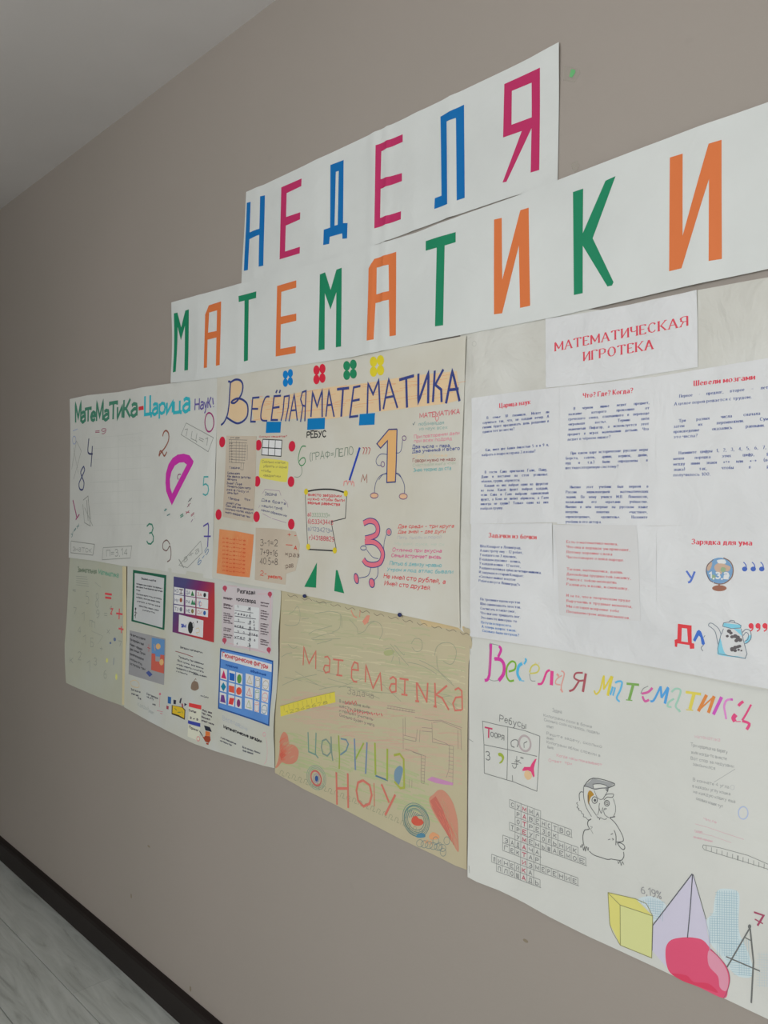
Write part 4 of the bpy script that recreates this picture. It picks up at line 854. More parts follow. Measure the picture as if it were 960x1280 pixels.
CB, CG, CL = (106, 134, 148), (146, 164, 74), (122, 158, 120)
rl(1.4, ZR, '340,480 345,660 410,690 432,720', '412,485 405,690', c=(110, 144, 132))
rl(1.5, ZR, '505,545 470,560 460,620 475,680 515,700 545,665 540,590 505,545', '550,520 556,680 566,745', c=(120, 140, 130))
rl(1.6, ZR, '620,510 628,700 625,820', c=CG); rl(1.5, ZR, '640,540 690,550 710,590 690,650 635,690', c=CB)
rl(1.8, ZR, '765,540 775,830', '880,575 868,865', c=(108, 130, 160)); rl(1.8, ZR, '775,730 850,580', c=CG)
rl(2.2, ZS, '55,295 60,540', '150,340 148,580', c=(152, 168, 72)); rl(1.6, ZS, '60,545 155,582', c=(84, 118, 140)); rl(1.4, ZS, '150,470 152,570', c=(60, 128, 84))
rl(2.2, ZS, '200,390 245,380 275,420 280,640', '205,590 250,640 285,635', c=(158, 164, 74)); ink(p5, 'title_letter_fill', (112, 138, 156), lambda q: q.F('205,510 240,470 268,490 262,540 235,620 205,580', True), 2, ZS, None, K5)
rl(2.3, ZR, '598,850 605,1150', '705,860 708,1180', '605,1000 705,1000'); rl(2.3, ZR, '845,925 800,945 785,1020 800,1110 850,1165 905,1140 925,1060 905,970 845,925')
rl(1.0, ZR, '945,950 950,1165'); rl(2.4, ZS, '105,610 165,750', '212,690 135,845')
# yellow ruler
ink(p5, 'drawn_ruler', (206, 192, 76), lambda q: q.F('85,240 340,165 585,108 592,205 350,262 92,335'), 2, ZR, 'yellow crayon ruler', K5)
ink(p5, 'drawn_ruler_marks', (150, 140, 80), lambda q: [q.L([(120+i*42, 238-i*11), (124+i*42, 282-i*11)], .5) for i in range(11)]+[q.L('85,240 340,165 585,108', .5), q.T('12345678', 140, 312, 520, 216, 26, .5)], 3, ZR, None, K5)
# hearts
HR = (192, 128, 106)
ink(p5, 'drawn_heart', HR, lambda q: q.F('35,810 60,740 75,640 82,540 115,478 148,500 160,560 165,590 210,600 250,650 240,730 200,770 140,775 95,760 60,800', True), 2, ZR, 'red crayon heart', K5)
ink(p5, 'drawn_heart', (190, 134, 112), lambda q: q.F('470,720 500,690 540,655 590,665 650,750 685,880 690,1000 695,1120 670,1100 640,1030 560,920 490,800', True), 2, ZS, 'large red crayon heart', K5)
ink(p5, 'heart_shading', (186, 106, 92), lambda q: (q.F('478,735 520,700 590,830 640,1000 660,1080 600,980 500,800'), ), 3, ZS, None, K5)
ink(p5, 'heart_shading', (196, 96, 78), lambda q: q.F('75,690 95,640 130,690 90,740'), 3, ZR, None, K5)
def hh(org, c, x0, y0, x1, y1, n, dx, dy, w=.8):
    def go(q):
        for _ in range(n):
            t = random.random(); x = lerp(x0, x1, t)+random.uniform(-22, 22); y_ = lerp(y0, y1, t)+random.uniform(-30, 30)
            q.L([(x, y_), (x+dx*random.uniform(.5, 1), y_+dy*random.uniform(.5, 1))], w)
    ink(p5, 'crayon_hatching', c, go, 4, org, None, K5)
hh(ZR, (202, 108, 86), 95, 560, 100, 740, 22, 34, -30); hh(ZR, (186, 150, 118), 120, 560, 190, 700, 14, 30, -26); hh(ZS, (202, 116, 98), 500, 720, 660, 1020, 26, 26, 60); hh(ZS, (182, 152, 122), 560, 700, 670, 1040, 24, 20, 60)
def tint(c, quad, n, w, lo, hi, sl_):
    (x0, y0), (x1, y1), (x2, y2), (x3, y3) = quad            # TL TR BR BL
    def go(q):
        for _ in range(n):
            a_, b_ = random.random(), random.random()
            x = lerp(lerp(x0, x1, a_), lerp(x3, x2, a_), b_); y_ = lerp(lerp(y0, y1, a_), lerp(y3, y2, a_), b_); d = min(random.uniform(lo, hi), max(x1, x2)-x-4)
            if d > 4: q.L([(x, y_), (x+d*.5, y_+d*.5*sl_-1.2), (x+d, y_+d*sl_)], w*random.uniform(.5, 1.3), True)
    ink(p5, 'crayon_tint', c, go, 1, None, None, K5)
tint((172, 170, 136), ((350, 745), (586, 800), (583, 890), (350, 845)), 130, 1.8, 12, 40, .12)
tint((188, 180, 150), ((350, 745), (586, 800), (583, 890), (350, 845)), 80, 1.2, 12, 40, .12)
tint((185, 166, 142), ((352, 860), (582, 888), (582, 985), (352, 900)), 170, 2.0, 12, 44, .10)
tint((188, 158, 138), ((360, 870), (580, 900), (580, 970), (360, 900)), 40, 1.0, 12, 40, .02)
tint((168, 174, 132), ((350, 912), (500, 950), (575, 1040), (352, 960)), 120, 2.0, 10, 34, .30)
tint((178, 160, 126), ((347, 800), (354, 805), (352, 950), (346, 950)), 12, 1.6, 5, 8, .1)
# rosettes
ink(p5, 'drawn_rosette', (120, 150, 136), lambda q: [q.E(415, 900, r_, r_*1.35, False, .7, rot=-.3, world=False) for r_ in (85, 74, 64)], 2, ZR, None, K5)
ink(p5, 'drawn_rosette_ring', (186, 96, 92), lambda q: q.E(412, 905, 44, 70, False, 2.2, rot=-.3, world=False), 3, ZR, None, K5)
ink(p5, 'drawn_rosette_ring', (150, 140, 160), lambda q: q.E(414, 905, 26, 40, False, 1.4, world=False), 3, ZR, None, K5)
ink(p5, 'drawn_rosette_core', (52, 84, 140), lambda q: q.E(416, 908, 15, 28, world=False), 4, ZR, None, K5)
ink(p5, 'drawn_rosette', (98, 128, 124), lambda q: [q.E(370+random.uniform(-4, 4), 885+random.uniform(-4, 4), r_, r_*1.35, False, .8, rot=-.35, world=False) for r_ in (98, 92, 86, 80, 70, 60)]+[q.L([(290+i*14, 870-i*3), (312+i*14, 790+i*8)], .9) for i in range(9)], 2, ZS, None, K5)
ink(p5, 'drawn_rosette_core', (196, 88, 70), lambda q: q.F('335,895 345,860 372,852 392,872 415,880 428,905 400,925 360,922', True), 3, ZS, None, K5)
ink(p5, 'rosette_base', (80, 128, 150), lambda q: q.F('370,1010 390,985 430,985 440,1010 400,1018', True), 3, ZS, None, K5)
ink(p5, 'drawn_curls', (110, 128, 128), lambda q: [q.E(400+i*34, 1060+i*7, 26, 28, False, .6, rot=.5*i, world=False) for i in range(6)]+[q.E(520+i*28, 1040+(i % 3)*44, 22, 30, False, .6, world=False) for i in range(4)], 2, ZS, None, K5)
def curls(q):
    for i in range(24):
        t = i/23; x = lerp(352, 526, t); y_ = lerp(966, 1040, t)-7*math.sin(t*3)*.6
        q.L([(x-2, y_+2), (x, y_-3), (x+3, y_-1), (x+1, y_+3), (x+4, y_+4)], .5, True)
ink(p5, 'drawn_curls', (134, 138, 112), curls, 2, None, None, K5)
ink(p5, 'orange_scrawl', (206, 150, 108), lambda q: q.F('470,1000 500,975 545,1000 540,1025 480,1030', True).L('430,1035 445,1060 455,1035 470,1062 485,1040 490,1070', 1.2), 2, ZS, None, K5)
ink(p5, 'violet_scrawl', (186, 132, 170), lambda q: q.F('455,575 490,552 560,572 655,600 650,618 580,612 520,600'), 2, ZS, None, K5)
def plan(q):
    for t in ('270,110 272,340', '285,100 288,240', '270,235 365,258 368,285 275,265', '288,340 445,398', '345,365 410,388 408,560', '440,400 432,605 410,600 408,540', '490,140 495,290 650,318', '415,178 490,185', '412,205 490,212', '400,195 395,290', '378,190 372,280',
              '500,262 600,300 625,320 620,500 600,560', '655,318 650,600', '360,100 480,125 560,122 720,180', '500,140 560,130 715,195', '712,195 715,350', '688,200 690,340', '320,570 318,635', '340,575 338,638', '145,30 360,65', '150,10 300,38 360,50'): q.L(t, .55)
    for i in range(8): q.L([(412, 415+i*24), (438, 420+i*24)], .45); q.L([(618, 340+i*30), (652, 345+i*30)], .45)
    for i in range(9): q.L([(155+i*23, 15+i*4), (152+i*23, 35+i*4)], .45)
ink(p5, 'drawn_crossword_frame', (146, 128, 122), plan, 2, ZS, None, K5)
def th(q):
    for t, a_, b_, c_, d_, h, w in (('Задача', 700, 125, 760, 120, 60, .6),): q.T(t, a_, b_, c_+180, d_+50, h, w)
    for i, t in enumerate(('В одном доме жили', 'шесть девочек', 'и пришёл учитель', 'Сколько будет у него')): q.T(t, 628, 205+i*42, 905+i*14, 262+i*56, 26, .6)
ink(p5, 'handwriting', (132, 124, 116), th, 2, ZR, None, K5)
ink(p5, 'red_overwriting', (196, 96, 98), lambda q: [q.L([(680+i*16, 190+(i % 2)*30), (690+i*16, 225-(i % 2)*26)], 1.2) for i in range(7)]+[q.L([(700+i*22, 270+i*2.6+(i % 2)*16), (712+i*22, 298+i*2.6-(i % 2)*20)], 1.3) for i in range(15)], 3, ZR, None, K5)
def faint5(q):
    for t in ('160,200 200,180 240,130 265,200 250,290 180,310 120,300', '280,250 350,240', '345,390 400,355 480,335 560,310', '370,430 480,395 580,375', '380,440 640,430', '420,480 560,440', '400,200 480,185 560,180 640,210 650,330', '640,200 630,330 560,370', '720,250 790,330 800,380 860,360 900,300 955,270',
              '380,70 420,90 480,100 560,95', '90,600 140,570 190,560', '150,480 200,520 240,500', '440,900 600,870 750,880', '100,860 240,800 420,760'): q.L(t, .6, True)
    q.org = ZQ
    for t in ('0,140 60,120 120,150 140,220 110,290', '210,330 290,430 380,530', '250,340 330,430 340,420', '370,500 470,520 560,560 640,610', '480,480 600,540 700,620 780,690', '620,440 640,360 700,320 780,330 820,400 800,490 760,520 700,490', '640,440 650,560 720,650 800,720', '405,330 440,280 500,300 500,380 450,400 410,360', '160,380 220,370 240,430', '240,440 220,500', '290,450 300,520'): q.L(t, .7, True)
    q.org = ZM
    for i in range(16): x = 60+i*50; q.L([(x, 420+i*9+random.uniform(-60, 30)), (x+random.uniform(60, 130), 436+i*9+random.uniform(-60, 30))], .5)
ink(p5, 'faint_crayon_swirls', (146, 150, 128), faint5, 2, ZP, None, K5)
ink(p5, 'drawn_tulip', (204, 138, 116), lambda q: (q.L('735,165 760,220 790,235', 1.6, True), q.L('820,165 815,230', 1.2), q.F('840,270 880,215 910,215 895,280 860,305')), 2, ZP, None, K5)
ink(p5, 'crayon_leaf', (160, 164, 118), lambda q: q.F('150,405 200,385 250,395 225,430 170,440', True), 2, ZQ, None, K5)
def edge(q):
    for i in range(13): x = 360+i*18; y_ = 743+i*3.9; q.L([(x, y_), (x+4, y_+3), (x+9, y_+1), (x+13, y_+4)], .6, True)
ink(p5, 'drawn_border_curls', (120, 110, 96), edge, 3, None, None, K5)
ink(p5, 'crayon_tint', (190, 170, 130), lambda q: q.F('470,30 560,55 820,118 905,125 880,160 760,150 640,130 560,130 500,100'), 1, (460, 766, 7.385), 'orange-brown crayon strip along the top', K5)

# ================================================================== «Математическая игротека» poster with printed sheets (right)
p6 = Sheet('wall_poster', '576,417 580,415 640,403 683,396 720,386 760,388 800,378 872,363 960,347 1020,336 1022,600 1022,875 960,862 900,851 822,836 760,826 700,814 640,804 587,796 579,789 572,783 573,700 574,640 575,560 575,480', .0022, CRUMP,
  amp=.0022, freq=5.5, curls=[(960, 860, .2, .003), (600, 480, .06, .003)], folds=[(595, 600, .001, .015), (820, 600, .0009, .02), (930, 500, .0012, .04)], seed=8,
  label='large crumpled poster pasted with printed sheets, headed МАТЕМАТИЧЕСКАЯ ИГРОТЕКА in red', cat='poster')
RED, DB, LB = (200, 70, 84), (62, 80, 138), (52, 104, 168)
SER = dict(style='serif', jit=0)
def sheet6(outline, seed, label, **kw): return slip(p6, 'printed_sheet', outline, None, PRINT, seed, off=.0009, amp=.0010, label=label, **kw)
t = sheet6('683,399 740,390 800,379 872,363 872.5,410 873,459 810,469 760,477 683,485 683,440', 41, 'printed title sheet at the top of the poster', curls=[(683, 400, .03, .001), (872, 365, .03, .002)])
def ttl(q):
    q.T('МАТЕМАТИЧЕСКАЯ', 695, 439, 860, 407.5, 10.6, 1.75, **SER); q.T('ИГРОТЕКА', 731, 451.5, 817, 436.5, 11, 1.8, **SER)
ink(t, 'title_print', RED, ttl, 1)
def para(sheet, lines, tl, tr, bl, br, h, c, w=.85, first=None, name='printed_text', adv=.98):
    """lines = (text, start fraction, end fraction or None for natural width)"""
    def go(q):
        n = len(lines)
        for i, (t_, f0, f1) in enumerate(lines):
            v = i/(n-1) if n > 1 else 0
            L0 = (lerp(tl[0], bl[0], v), lerp(tl[1], bl[1], v)); R0 = (lerp(tr[0], br[0], v), lerp(tr[1], br[1], v))
            a_ = (lerp(L0[0], R0[0], f0), lerp(L0[1], R0[1], f0)); b_ = (lerp(L0[0], R0[0], f1), lerp(L0[1], R0[1], f1))
            q.T(t_, *a_, *b_, h*.64, w*.70, justify=(adv if f1 > .97 else False), **SER)
    ink(sheet, name, c, go, 1)
# sheet A
a = sheet6('591,498 640,491 700,484 700,560 697,653 640,654 589,655 590,580', 42, 'printed sheet headed Царица наук')
ink(a, 'heading_print', RED, lambda q: q.T('Царица наук', 626, 510, 663.5, 505, 5.4, 1.1, **SER), 1)
para(a, [('В семье 10 гномиков. Может ли', .06, 1), ('случиться так, что, не каждый вечер. А', 0, 1), ('гномик будет праздновать день рождения в', 0, 1), ('один и тот же месяц?', 0, .48)], (605, 524.5), (687, 516.5), (604.5, 541.5), (687, 533.5), 5.0, DB)
para(a, [('Как, имея две банки ёмкостью 5 л и 9 л,', .05, 1), ('набрать в ведро из крана 3 л воды?', 0, .8)], (604, 564.5), (687, 557.5), (603.5, 570.3), (687, 564.3), 5.0, DB)
para(a, [('В гости Саша пригласил Галю, Пашу,', .05, .98), ('Даню и поставил на стол угощенье:', 0, .99), ('яблоки, груши, абрикосы.', 0, .58), ('Каждый из них выбрал один из фруктов', .05, .99), ('из вазы. Какой фрукт выбрал каждый,', 0, .99), ('если Саша и Галя выбрали одинаковый', 0, .99), ('фрукт, а Коля не любит абрикосы, а Галя', 0, .99), ('никогда не груши? Только один из них', 0, .99), ('выбрал грушу.', 0, .33)], (603, 592), (686.5, 588.5), (602, 637), (687, 635), 5.0, DB)
# sheet B
a = sheet6('700,484 760,478 821,471 821,560 822,657 760,657 697,655 699,570', 43, 'printed sheet headed Что? Где? Когда?')
ink(a, 'heading_print', RED, lambda q: q.T('Что? Где? Когда?', 730, 497.5, 792, 491, 5.6, 1.15, **SER), 1)
para(a, [('В чёрном ящике лежит предмет,', .06, 1), ('название которого произошло от', 0, 1), ('греческого слова, означающего в переводе', 0, 1), ('«игральная кость». Термин ввёл', 0, 1), ('знаменитый Пифагор, а используется этот', 0, 1), ('предмет в играх маленькими детьми. Что', 0, 1), ('лежит в чёрном ящике?', 0, .53)], (712, 513), (812.5, 505), (710.5, 551), (811.5, 544.5), 5.2, DB)
para(a, [('При каком царе исторические русские меры', .06, 1), ('(верста, сажень, аршин, вершок, дюйм,', 0, 1), ('пуд и т.д.) были определены в', 0, 1), ('шестидесятеричную систему?', 0, .64)], (708.5, 568.5), (810.5, 563.5), (708, 586.5), (811, 583.5), 5.2, DB)
para(a, [('Именно этот учебник был первой в', .05, 1), ('России энциклопедией математических', 0, 1), ('знаний. По нему учился М.В. Ломоносов,', 0, 1), ('называвший его «вратами учёности».', 0, 1), ('Именно в нём впервые на русском языке', 0, 1), ('введены понятия «частное»,', 0, 1), ('«произведение», «делитель». Назовите', 0, 1), ('учебник и его автора.', 0, .44)], (708.5, 610.5), (811.5, 609.5), (708, 653.5), (810, 654.5), 5.2, DB)
# sheet C
a = sheet6('821,471 880,461 960,448 1004,441 1005,560 1006,656 900,656 822,657 821,560', 44, 'printed sheet headed Шевели мозгами')
ink(a, 'heading_print', RED, lambda q: q.T('Шевели мозгами', 868.5, 482.5, 944, 474.5, 6.2, 1.3, **SER), 1)
para(a, [('Первое - предлог, второе – летний дом,', .055, 1), ('А целое порой решается с трудом.', 0, .66)], (842, 498), (991, 483), (844, 507), (990, 493.5), 5.8, DB)
para(a, [('Три разных числа сначала сложили,', .045, 1), ('затем их перемножили. Сумма и', 0, 1), ('произведение оказались равными. Какие', 0, 1), ('это числа?', 0, .2)], (843, 528.5), (991, 515), (843, 548), (991, 539), 5.8, DB)
para(a, [('Напишите цифры 1, 2, 3, 4, 5, 6, 7, 8, 9, не', .045, 1), ('меняя порядка этих цифр, расставьте', 0, 1), ('между ними знаки «+» или «–» (всего три', 0, 1), ('знака) так, чтобы в результате', 0, 1), ('получилось 100.', 0, .31)], (843, 568.5), (991, 559), (843, 595.5), (991, 592), 5.8, DB)
# sheet D
a = sheet6('590,655 640,654.5 691,654 692,730 692,811 640,803 589,795 589,720', 45, 'printed sheet headed Задачки из бочки')
ink(a, 'heading_print', (198, 74, 76), lambda q: q.T('Задачки из бочки', 612, 671.5, 671, 674, 5.4, 1.15, **SER), 1)
para(a, [('Шёл Кондрат в Ленинград,', 0, .47), ('А навстречу ему – 12 ребят,', 0, .49), ('У каждого по 7 лукошек,', 0, .42), ('В каждом лукошке - кошка,', 0, .47), ('У каждой кошки - 12 котят,', 0, .47), ('У каждого котёнка в зубах по четыре мышонка.', 0, .71), ('И задумался старый Кондрат:', 0, .51), ('«Сколько мышат и котят', 0, .42), ('Ребята несут в Ленинград?»', 0, .47)], (601.5, 684), (710, 689), (600, 727), (708, 738.5), 4.8, DB, .85)
para(a, [('По тропинке вдоль кустов', 0, .5), ('Шло одиннадцать хвостов.', 0, .51), ('Сосчитать я также смог,', 0, .44), ('Что шагало тридцать ног.', 0, .50), ('Это вместе шли куда-то', 0, .45)], (602, 750), (700, 759), (602.5, 773), (701, 784), 4.8, DB, .85)
para(a, [('Петухи и поросята.', 0, .38), ('А теперь вопрос таков:', 0, .43), ('Сколько было петухов?', 0, .46)], (603, 779), (702, 791), (604.5, 789.5), (703, 802.5), 4.8, LB, .85)
# sheet E: the red poem
a = sheet6('692,656 750,656.5 800,657 822,657.5 822,740 822,834 780,827 740,820 692,811 692,740', 46, 'printed sheet with a poem in red type', curls=[(700, 670, .012, .002)])
a2 = slip(a, 'printed_poem_slip', '694,657 740,656 797,656.5 800,700 802,776 750,774 700,769 698,715', None, PRINT2, 52, off=.0004, amp=.0006, label='cut slip carrying the red poem')
a2 = a2 if False else a2
RP = (192, 84, 92)
para(a2, [('Есть о математике молва,', 0, .68), ('Что она в порядок ум приводит,', 0, .84), ('Потому хорошие слова', 0, .60), ('Часто говорят о ней в народе.', 0, .76)], (709.5, 678.5), (804, 683), (709.5, 697.5), (804, 703), 4.9, RP, .85)
para(a2, [('Ты нам, математика, даёшь', 0, .74), ('Для победы трудностей закалку,', 0, .85), ('Учится с тобою молодёжь', 0, .66), ('Развивать и волю, и смекалку.', 0, .82)], (709.5, 712.5), (804, 718.5), (709, 731.5), (804, 738.5), 4.9, RP, .85)
para(a2, [('И за то, что в творческом труде', 0, .84), ('Выручаешь в трудные моменты,', 0, .87), ('Мы сегодня искренне тебе', 0, .69), ('Посылаем гром аплодисментов.', 0, .84)], (709, 745.5), (804, 753.5), (709.5, 765.5), (804, 775.5), 4.9, RP, .85)
# sheet F
a = sheet6('822,657.5 880,656 960,656 1006,656 1008,760 1008,868 960,860 900,849 822,834 822,740', 47, 'printed sheet headed Зарядка для ума, with a globe and a teapot')
ZF = (815, 640, 6.4)
ink(a, 'heading_print', RED, lambda q: q.T('Зарядка для ума', 866, 680, 941, 681.5, 6.2, 1.3, **SER), 1)
ink(a, 'printed_letter', (84, 112, 186), lambda q: (q.L('285,470 322,525', 2.6), q.L('352,475 320,550 298,562', 2.6, True)), 1, ZF)
ink(a, 'printed_globe', (112, 150, 186), lambda q: q.E(551, 468, 106, 104, world=False), 1, ZF, 'blue printed globe')
ink(a, 'globe_continents', (186, 160, 140), lambda q: (q.F('510,430 560,400 600,420 640,440 620,475 580,470 560,500 520,470', True), q.F('450,420 490,400 480,450 455,470', True)), 2, ZF)
ink(a, 'globe_lands', (140, 164, 130), lambda q: (q.F('570,440 600,450 590,480 560,470', True), q.F('480,500 520,510 500,545', True)), 3, ZF)
ink(a, 'globe_clouds', (206, 214, 218), lambda q: (q.F('530,385 590,380 600,410 550,415', True), q.F('590,500 630,500 620,530 585,535', True)), 2, ZF)
ink(a, 'globe_ring', (128, 100, 84), lambda q: q.L('582,366 635,395 660,450 650,520 600,565 550,575 505,565', 1.2, True), 4, ZF)
ink(a, 'globe_rim', (96, 84, 92), lambda q: q.L('500,380 455,425 446,480 470,540 500,560', 1.0, True), 4, ZF)
ink(a, 'globe_stand', (146, 98, 80), lambda q: (q.E(551, 608, 58, 24, world=False), q.L('548,570 550,600', 2)), 2, ZF, 'brown globe stand')
ink(a, 'globe_numbers', (226, 230, 232), lambda q: q.T('1,3,2', 470, 528, 625, 532, 46, 2.0, style='print'), 5, ZF)
ink(a, 'printed_commas', (66, 96, 172), lambda q: [(q.E(x, 455, 21, 19, world=False), q.L([(x+14, 450), (x+8, 420), (x-10, 400)], 1.2, True)) for x in (752, 820, 887)], 1, ZF)
ink(a, 'printed_letter', (206, 60, 66), lambda q: q.F('218,892 328,906 330,1045 350,1050 350,1090 316,1092 312,1062 215,1048 212,1078 194,1074 192,1020 214,1014|250,925 292,930 300,1040 246,1032'), 1, ZF)
ink(a, 'printed_letter', (60, 104, 186), lambda q: q.F('340,1022 355,990 372,950 388,940 405,955 425,1010 436,1050 425,1062 410,1055 400,1000 388,985 372,1010 358,1036'), 2, ZF)
ink(a, 'printed_drip', (110, 116, 124), lambda q: q.L('425,1060 405,1085 420,1110', .9, True).L('425,1000 436,985', .7), 1, ZF)
ink(a, 'teapot_shading', (124, 190, 214), lambda q: (q.F('540,1060 560,1010 600,1130 700,1150 770,1168 700,1160 550,1140 536,1110', True), q.F('665,930 722,935 735,990 700,960'), q.F('588,885 722,900 726,925 650,928 582,912'), q.F('785,985 806,980 806,1015 770,1048 755,1040')), 1, ZF, 'light blue shading of the printed teapot')
ink(a, 'teapot_outline', (104, 116, 128), lambda q: (q.L('565,975 538,1090 545,1130 690,1155 760,1168 775,1130 745,1020 728,930', .8), q.L('565,975 545,930 500,892 472,888 465,908 490,925 520,960 540,1055', .8, True), q.L('578,912 585,885 640,875 700,890 726,905 722,925 650,930 578,912', .8), q.L('632,880 640,865 670,868 675,882', .8, True),
  q.L('738,960 765,935 800,950 806,1005 780,1040 755,1050', .9, True), q.L('745,985 765,960 785,975 780,1015 755,1030', .8, True), q.L('585,930 568,975', .8)), 2, ZF)
def leaf(q):
    for x, y_, r_ in ((630, 950, 17), (645, 965, 14), (616, 990, 12), (655, 995, 15), (680, 990, 18), (700, 1000, 18), (720, 1020, 17), (690, 1025, 16), (655, 1090, 16), (680, 1080, 16), (700, 1075, 14), (715, 1070, 14), (680, 1105, 14), (730, 1105, 8), (655, 1100, 14), (708, 1098, 10)): q.E(x, y_, r_, r_*.85, world=False)
ink(a, 'teapot_flowers', (92, 88, 90), leaf, 3, ZF)
ink(a, 'printed_commas', (206, 62, 74), lambda q: [(q.E(x, 908, 20, 22, world=False), q.L([(x+14, 908), (x+12, 935), (x-8, 952)], 1.5, True)) for x in (805, 860, 915, 970)], 1, ZF)
# faint pencil smudges on the bare upper corners
ink(p6, 'tape_mark', (176, 176, 168), lambda q: (q.E(594, 430, 2.6, 3.2, False, .6, world=False), q.L('577,430 590,421', .6)), 1)

# ================================================================== poster «Весёлая математика» (lower right)
p7 = Sheet('wall_poster', '588,795 640,803 700,813 760,825 822,835 900,850 960,862 1012,872 1013,1060 1014,1298 960,1273 905,1247 834,1215 740,1171 690,1146 658,1128 625,1112 598,1101 587,1095 586.5,1040 586,1000 587,920 587,860', .0012, SOFT,
  amp=.0022, freq=4.5, curls=[(587, 1095, .08, .004), (700, 1150, .15, .003)], folds=[(670, 1000, .0012, .04), (850, 950, .001, .05)], seed=9,
  label='large hand-drawn poster with rainbow title Весёлая математика, an owl and a crossword', cat='poster')
ZT = (600, 800, 5.333); ZU = (760, 820, 4.8); ZV = (600, 880, 10.667); ZO = (715, 965, 10.667); ZX = (592, 990, 6.0); ZW = (860, 890, 6.4); ZY = (740, 1050, 4.364)
def rb(org, c, *st, w=1.6, name='title_letter', sm=True):
    ink(p7, name, c, lambda q: [q.L(t_ if isinstance(t_, str) else t_[0], 1.28*(w if isinstance(t_, str) else t_[1]), sm) for t_ in st], 2, org)
GY = (140, 142, 140)
rb(ZT, (196, 60, 150), ('76,25 72,140 66,225', 3.2), ('68,225 55,262 35,268', 3.0), ('130,40 144,65 125,112', 2.8), ('100,125 140,130 163,165 160,225 128,270', 3.6))
rb(ZT, GY, ('78,24 132,38 147,65 126,112 98,125 145,134 166,185 150,255 100,272 66,262', .7), ('60,225 70,120 66,30 78,22', .6), name='title_letter_outline')
rb(ZT, (118, 168, 58), ('195,210 235,195 240,155 215,142 185,175 180,235 200,272 230,268', 1.9))
rb(ZT, (78, 170, 212), ('305,122 312,135 298,160', 2.0), ('285,155 262,175 254,225 275,268', 3.2), ('275,270 300,272', .8))
rb(ZT, (196, 190, 96), ('338,222 385,215 400,185 380,162 350,175 335,215', 1.5)); rb(ZT, (206, 190, 150), ('372,150 376,156', 1.6), ('396,150 400,156', 1.6)); rb(ZT, GY, ('335,225 345,268 375,272', .7), name='title_letter_shadow_line')
rb(ZT, (214, 66, 134), ('390,292 420,285 448,215 470,200', 2.2), ('485,205 480,300', 3.6))
rb(ZT, (206, 150, 140), ('515,225 530,240', 2.4), ('550,235 515,260 508,290 540,298', 1.2), ('545,205 566,225 545,310 555,345', 1.3), ('540,325 555,348', 1.8))
rb(ZT, (160, 82, 90), ('690,218 645,220 632,250 665,270 695,268', 1.8), ('710,222 690,345', 2.6), ('665,270 630,325 598,340', 2.0))
rb(ZT, (206, 190, 72), ('765,335 778,360 805,330 825,245', 1.6), ('830,235 830,330', 2.0), ('885,240 870,300 855,370', 2.8), ('835,320 880,240', 1.6))
rb(ZT, (92, 170, 214), ('905,285 925,275 950,280 940,330 915,385 935,410', 1.9), ('890,310 872,365', 2.0), ('905,315 890,370', 1.6))
rb(ZU, (118, 160, 84), ('115,165 190,172', 2.3), ('155,170 130,262', 2.8), ('112,262 150,266', 1.0)); rb(ZU, (196, 92, 150), ('205,225 245,215 270,190', 2.2), ('210,240 225,270 250,262', 2.2)); rb(ZU, GY, ('245,180 215,195 200,225', .8), name='title_letter_shadow_line')
rb(ZU, (78, 150, 206), ('258,270 280,262 318,185', 2.0), ('320,180 325,250', 2.2), ('325,250 365,185', 2.0), ('365,190 345,285', 2.6))
rb(ZU, (150, 190, 172), ('385,215 410,195 440,205 425,260 410,300 432,328', 1.8), ('400,255 370,275 362,300 385,305', 1.8), ('428,318 436,335', 2.2))
rb(ZU, (206, 192, 84), ('470,215 562,228', 2.6), ('520,225 495,318', 3.2), ('472,320 515,325', 1.0)); rb(ZU, (206, 128, 66), ('595,232 545,330', 3.0), ('640,240 605,340', 3.0), ('555,318 635,245', 1.4))
rb(ZU, (192, 82, 176), ('685,245 635,350', 3.0)); rb(ZU, (206, 130, 190), ('752,258 715,265 700,300 705,335 712,378', 2.0)); rb(ZU, (190, 90, 170), ('735,258 752,262', 2.2))
rb(ZU, (214, 74, 122), ('785,298 800,282 815,272', 2.6), ('862,290 830,350 808,385', 1.8), ('808,388 850,405 835,440', 2.6), ('770,350 755,372 765,392', 4.0), ('770,392 800,392', .8))
# rebus frame
PN = (110, 112, 110)
def reb(q):
    q.L('40,225 220,270 380,302 600,350 805,425', .8); q.L('40,225 60,540 65,920', .8); q.L('65,920 370,1010 445,1030 770,1160', .8); q.L('808,425 800,650 770,1160', .8); q.L('60,540 385,605 770,695', .8); q.L('380,302 378,605 368,1010', .8); q.L('440,945 445,1030', .7)
    q.T('Ребусы', 268, 228, 620, 328, 92, .9)
ink(p7, 'pencil_rebus_frame', PN, reb, 2, ZV)
ink(p7, 'drawn_letter', (186, 66, 100), lambda q: q.L('70,308 175,330', 2.0).L('125,318 122,450', 2.0), 3, ZV)
P7 = lambda nm, fn: ink(p7, nm, PN, fn, 3, ZV)
P7('pencil_letters', lambda q: q.T('ООРЯ', 150, 430, 330, 480, 62, .9))
P7('drawn_numeral', lambda q: q.T('3', 88, 740, 142, 750, 112, 1.1, style='marker'))
P7('drawn_headphones', lambda q: (q.L('430,560 425,505 460,475 505,480 520,520 505,570', 1.0, True), q.L('430,560 470,575', 1.2)))
P7('clock_hands', lambda q: (q.L('595,520 640,495', 1.0), q.L('595,520 600,580', .8)))
P7('pencil_scribble', lambda q: (q.L('470,770 540,745', .8), q.L('500,690 495,830 460,850 440,810', .8, True), q.L('430,790 520,800', .8), q.L('480,740 560,790', .8), q.L('550,710 590,720', 1.4)))
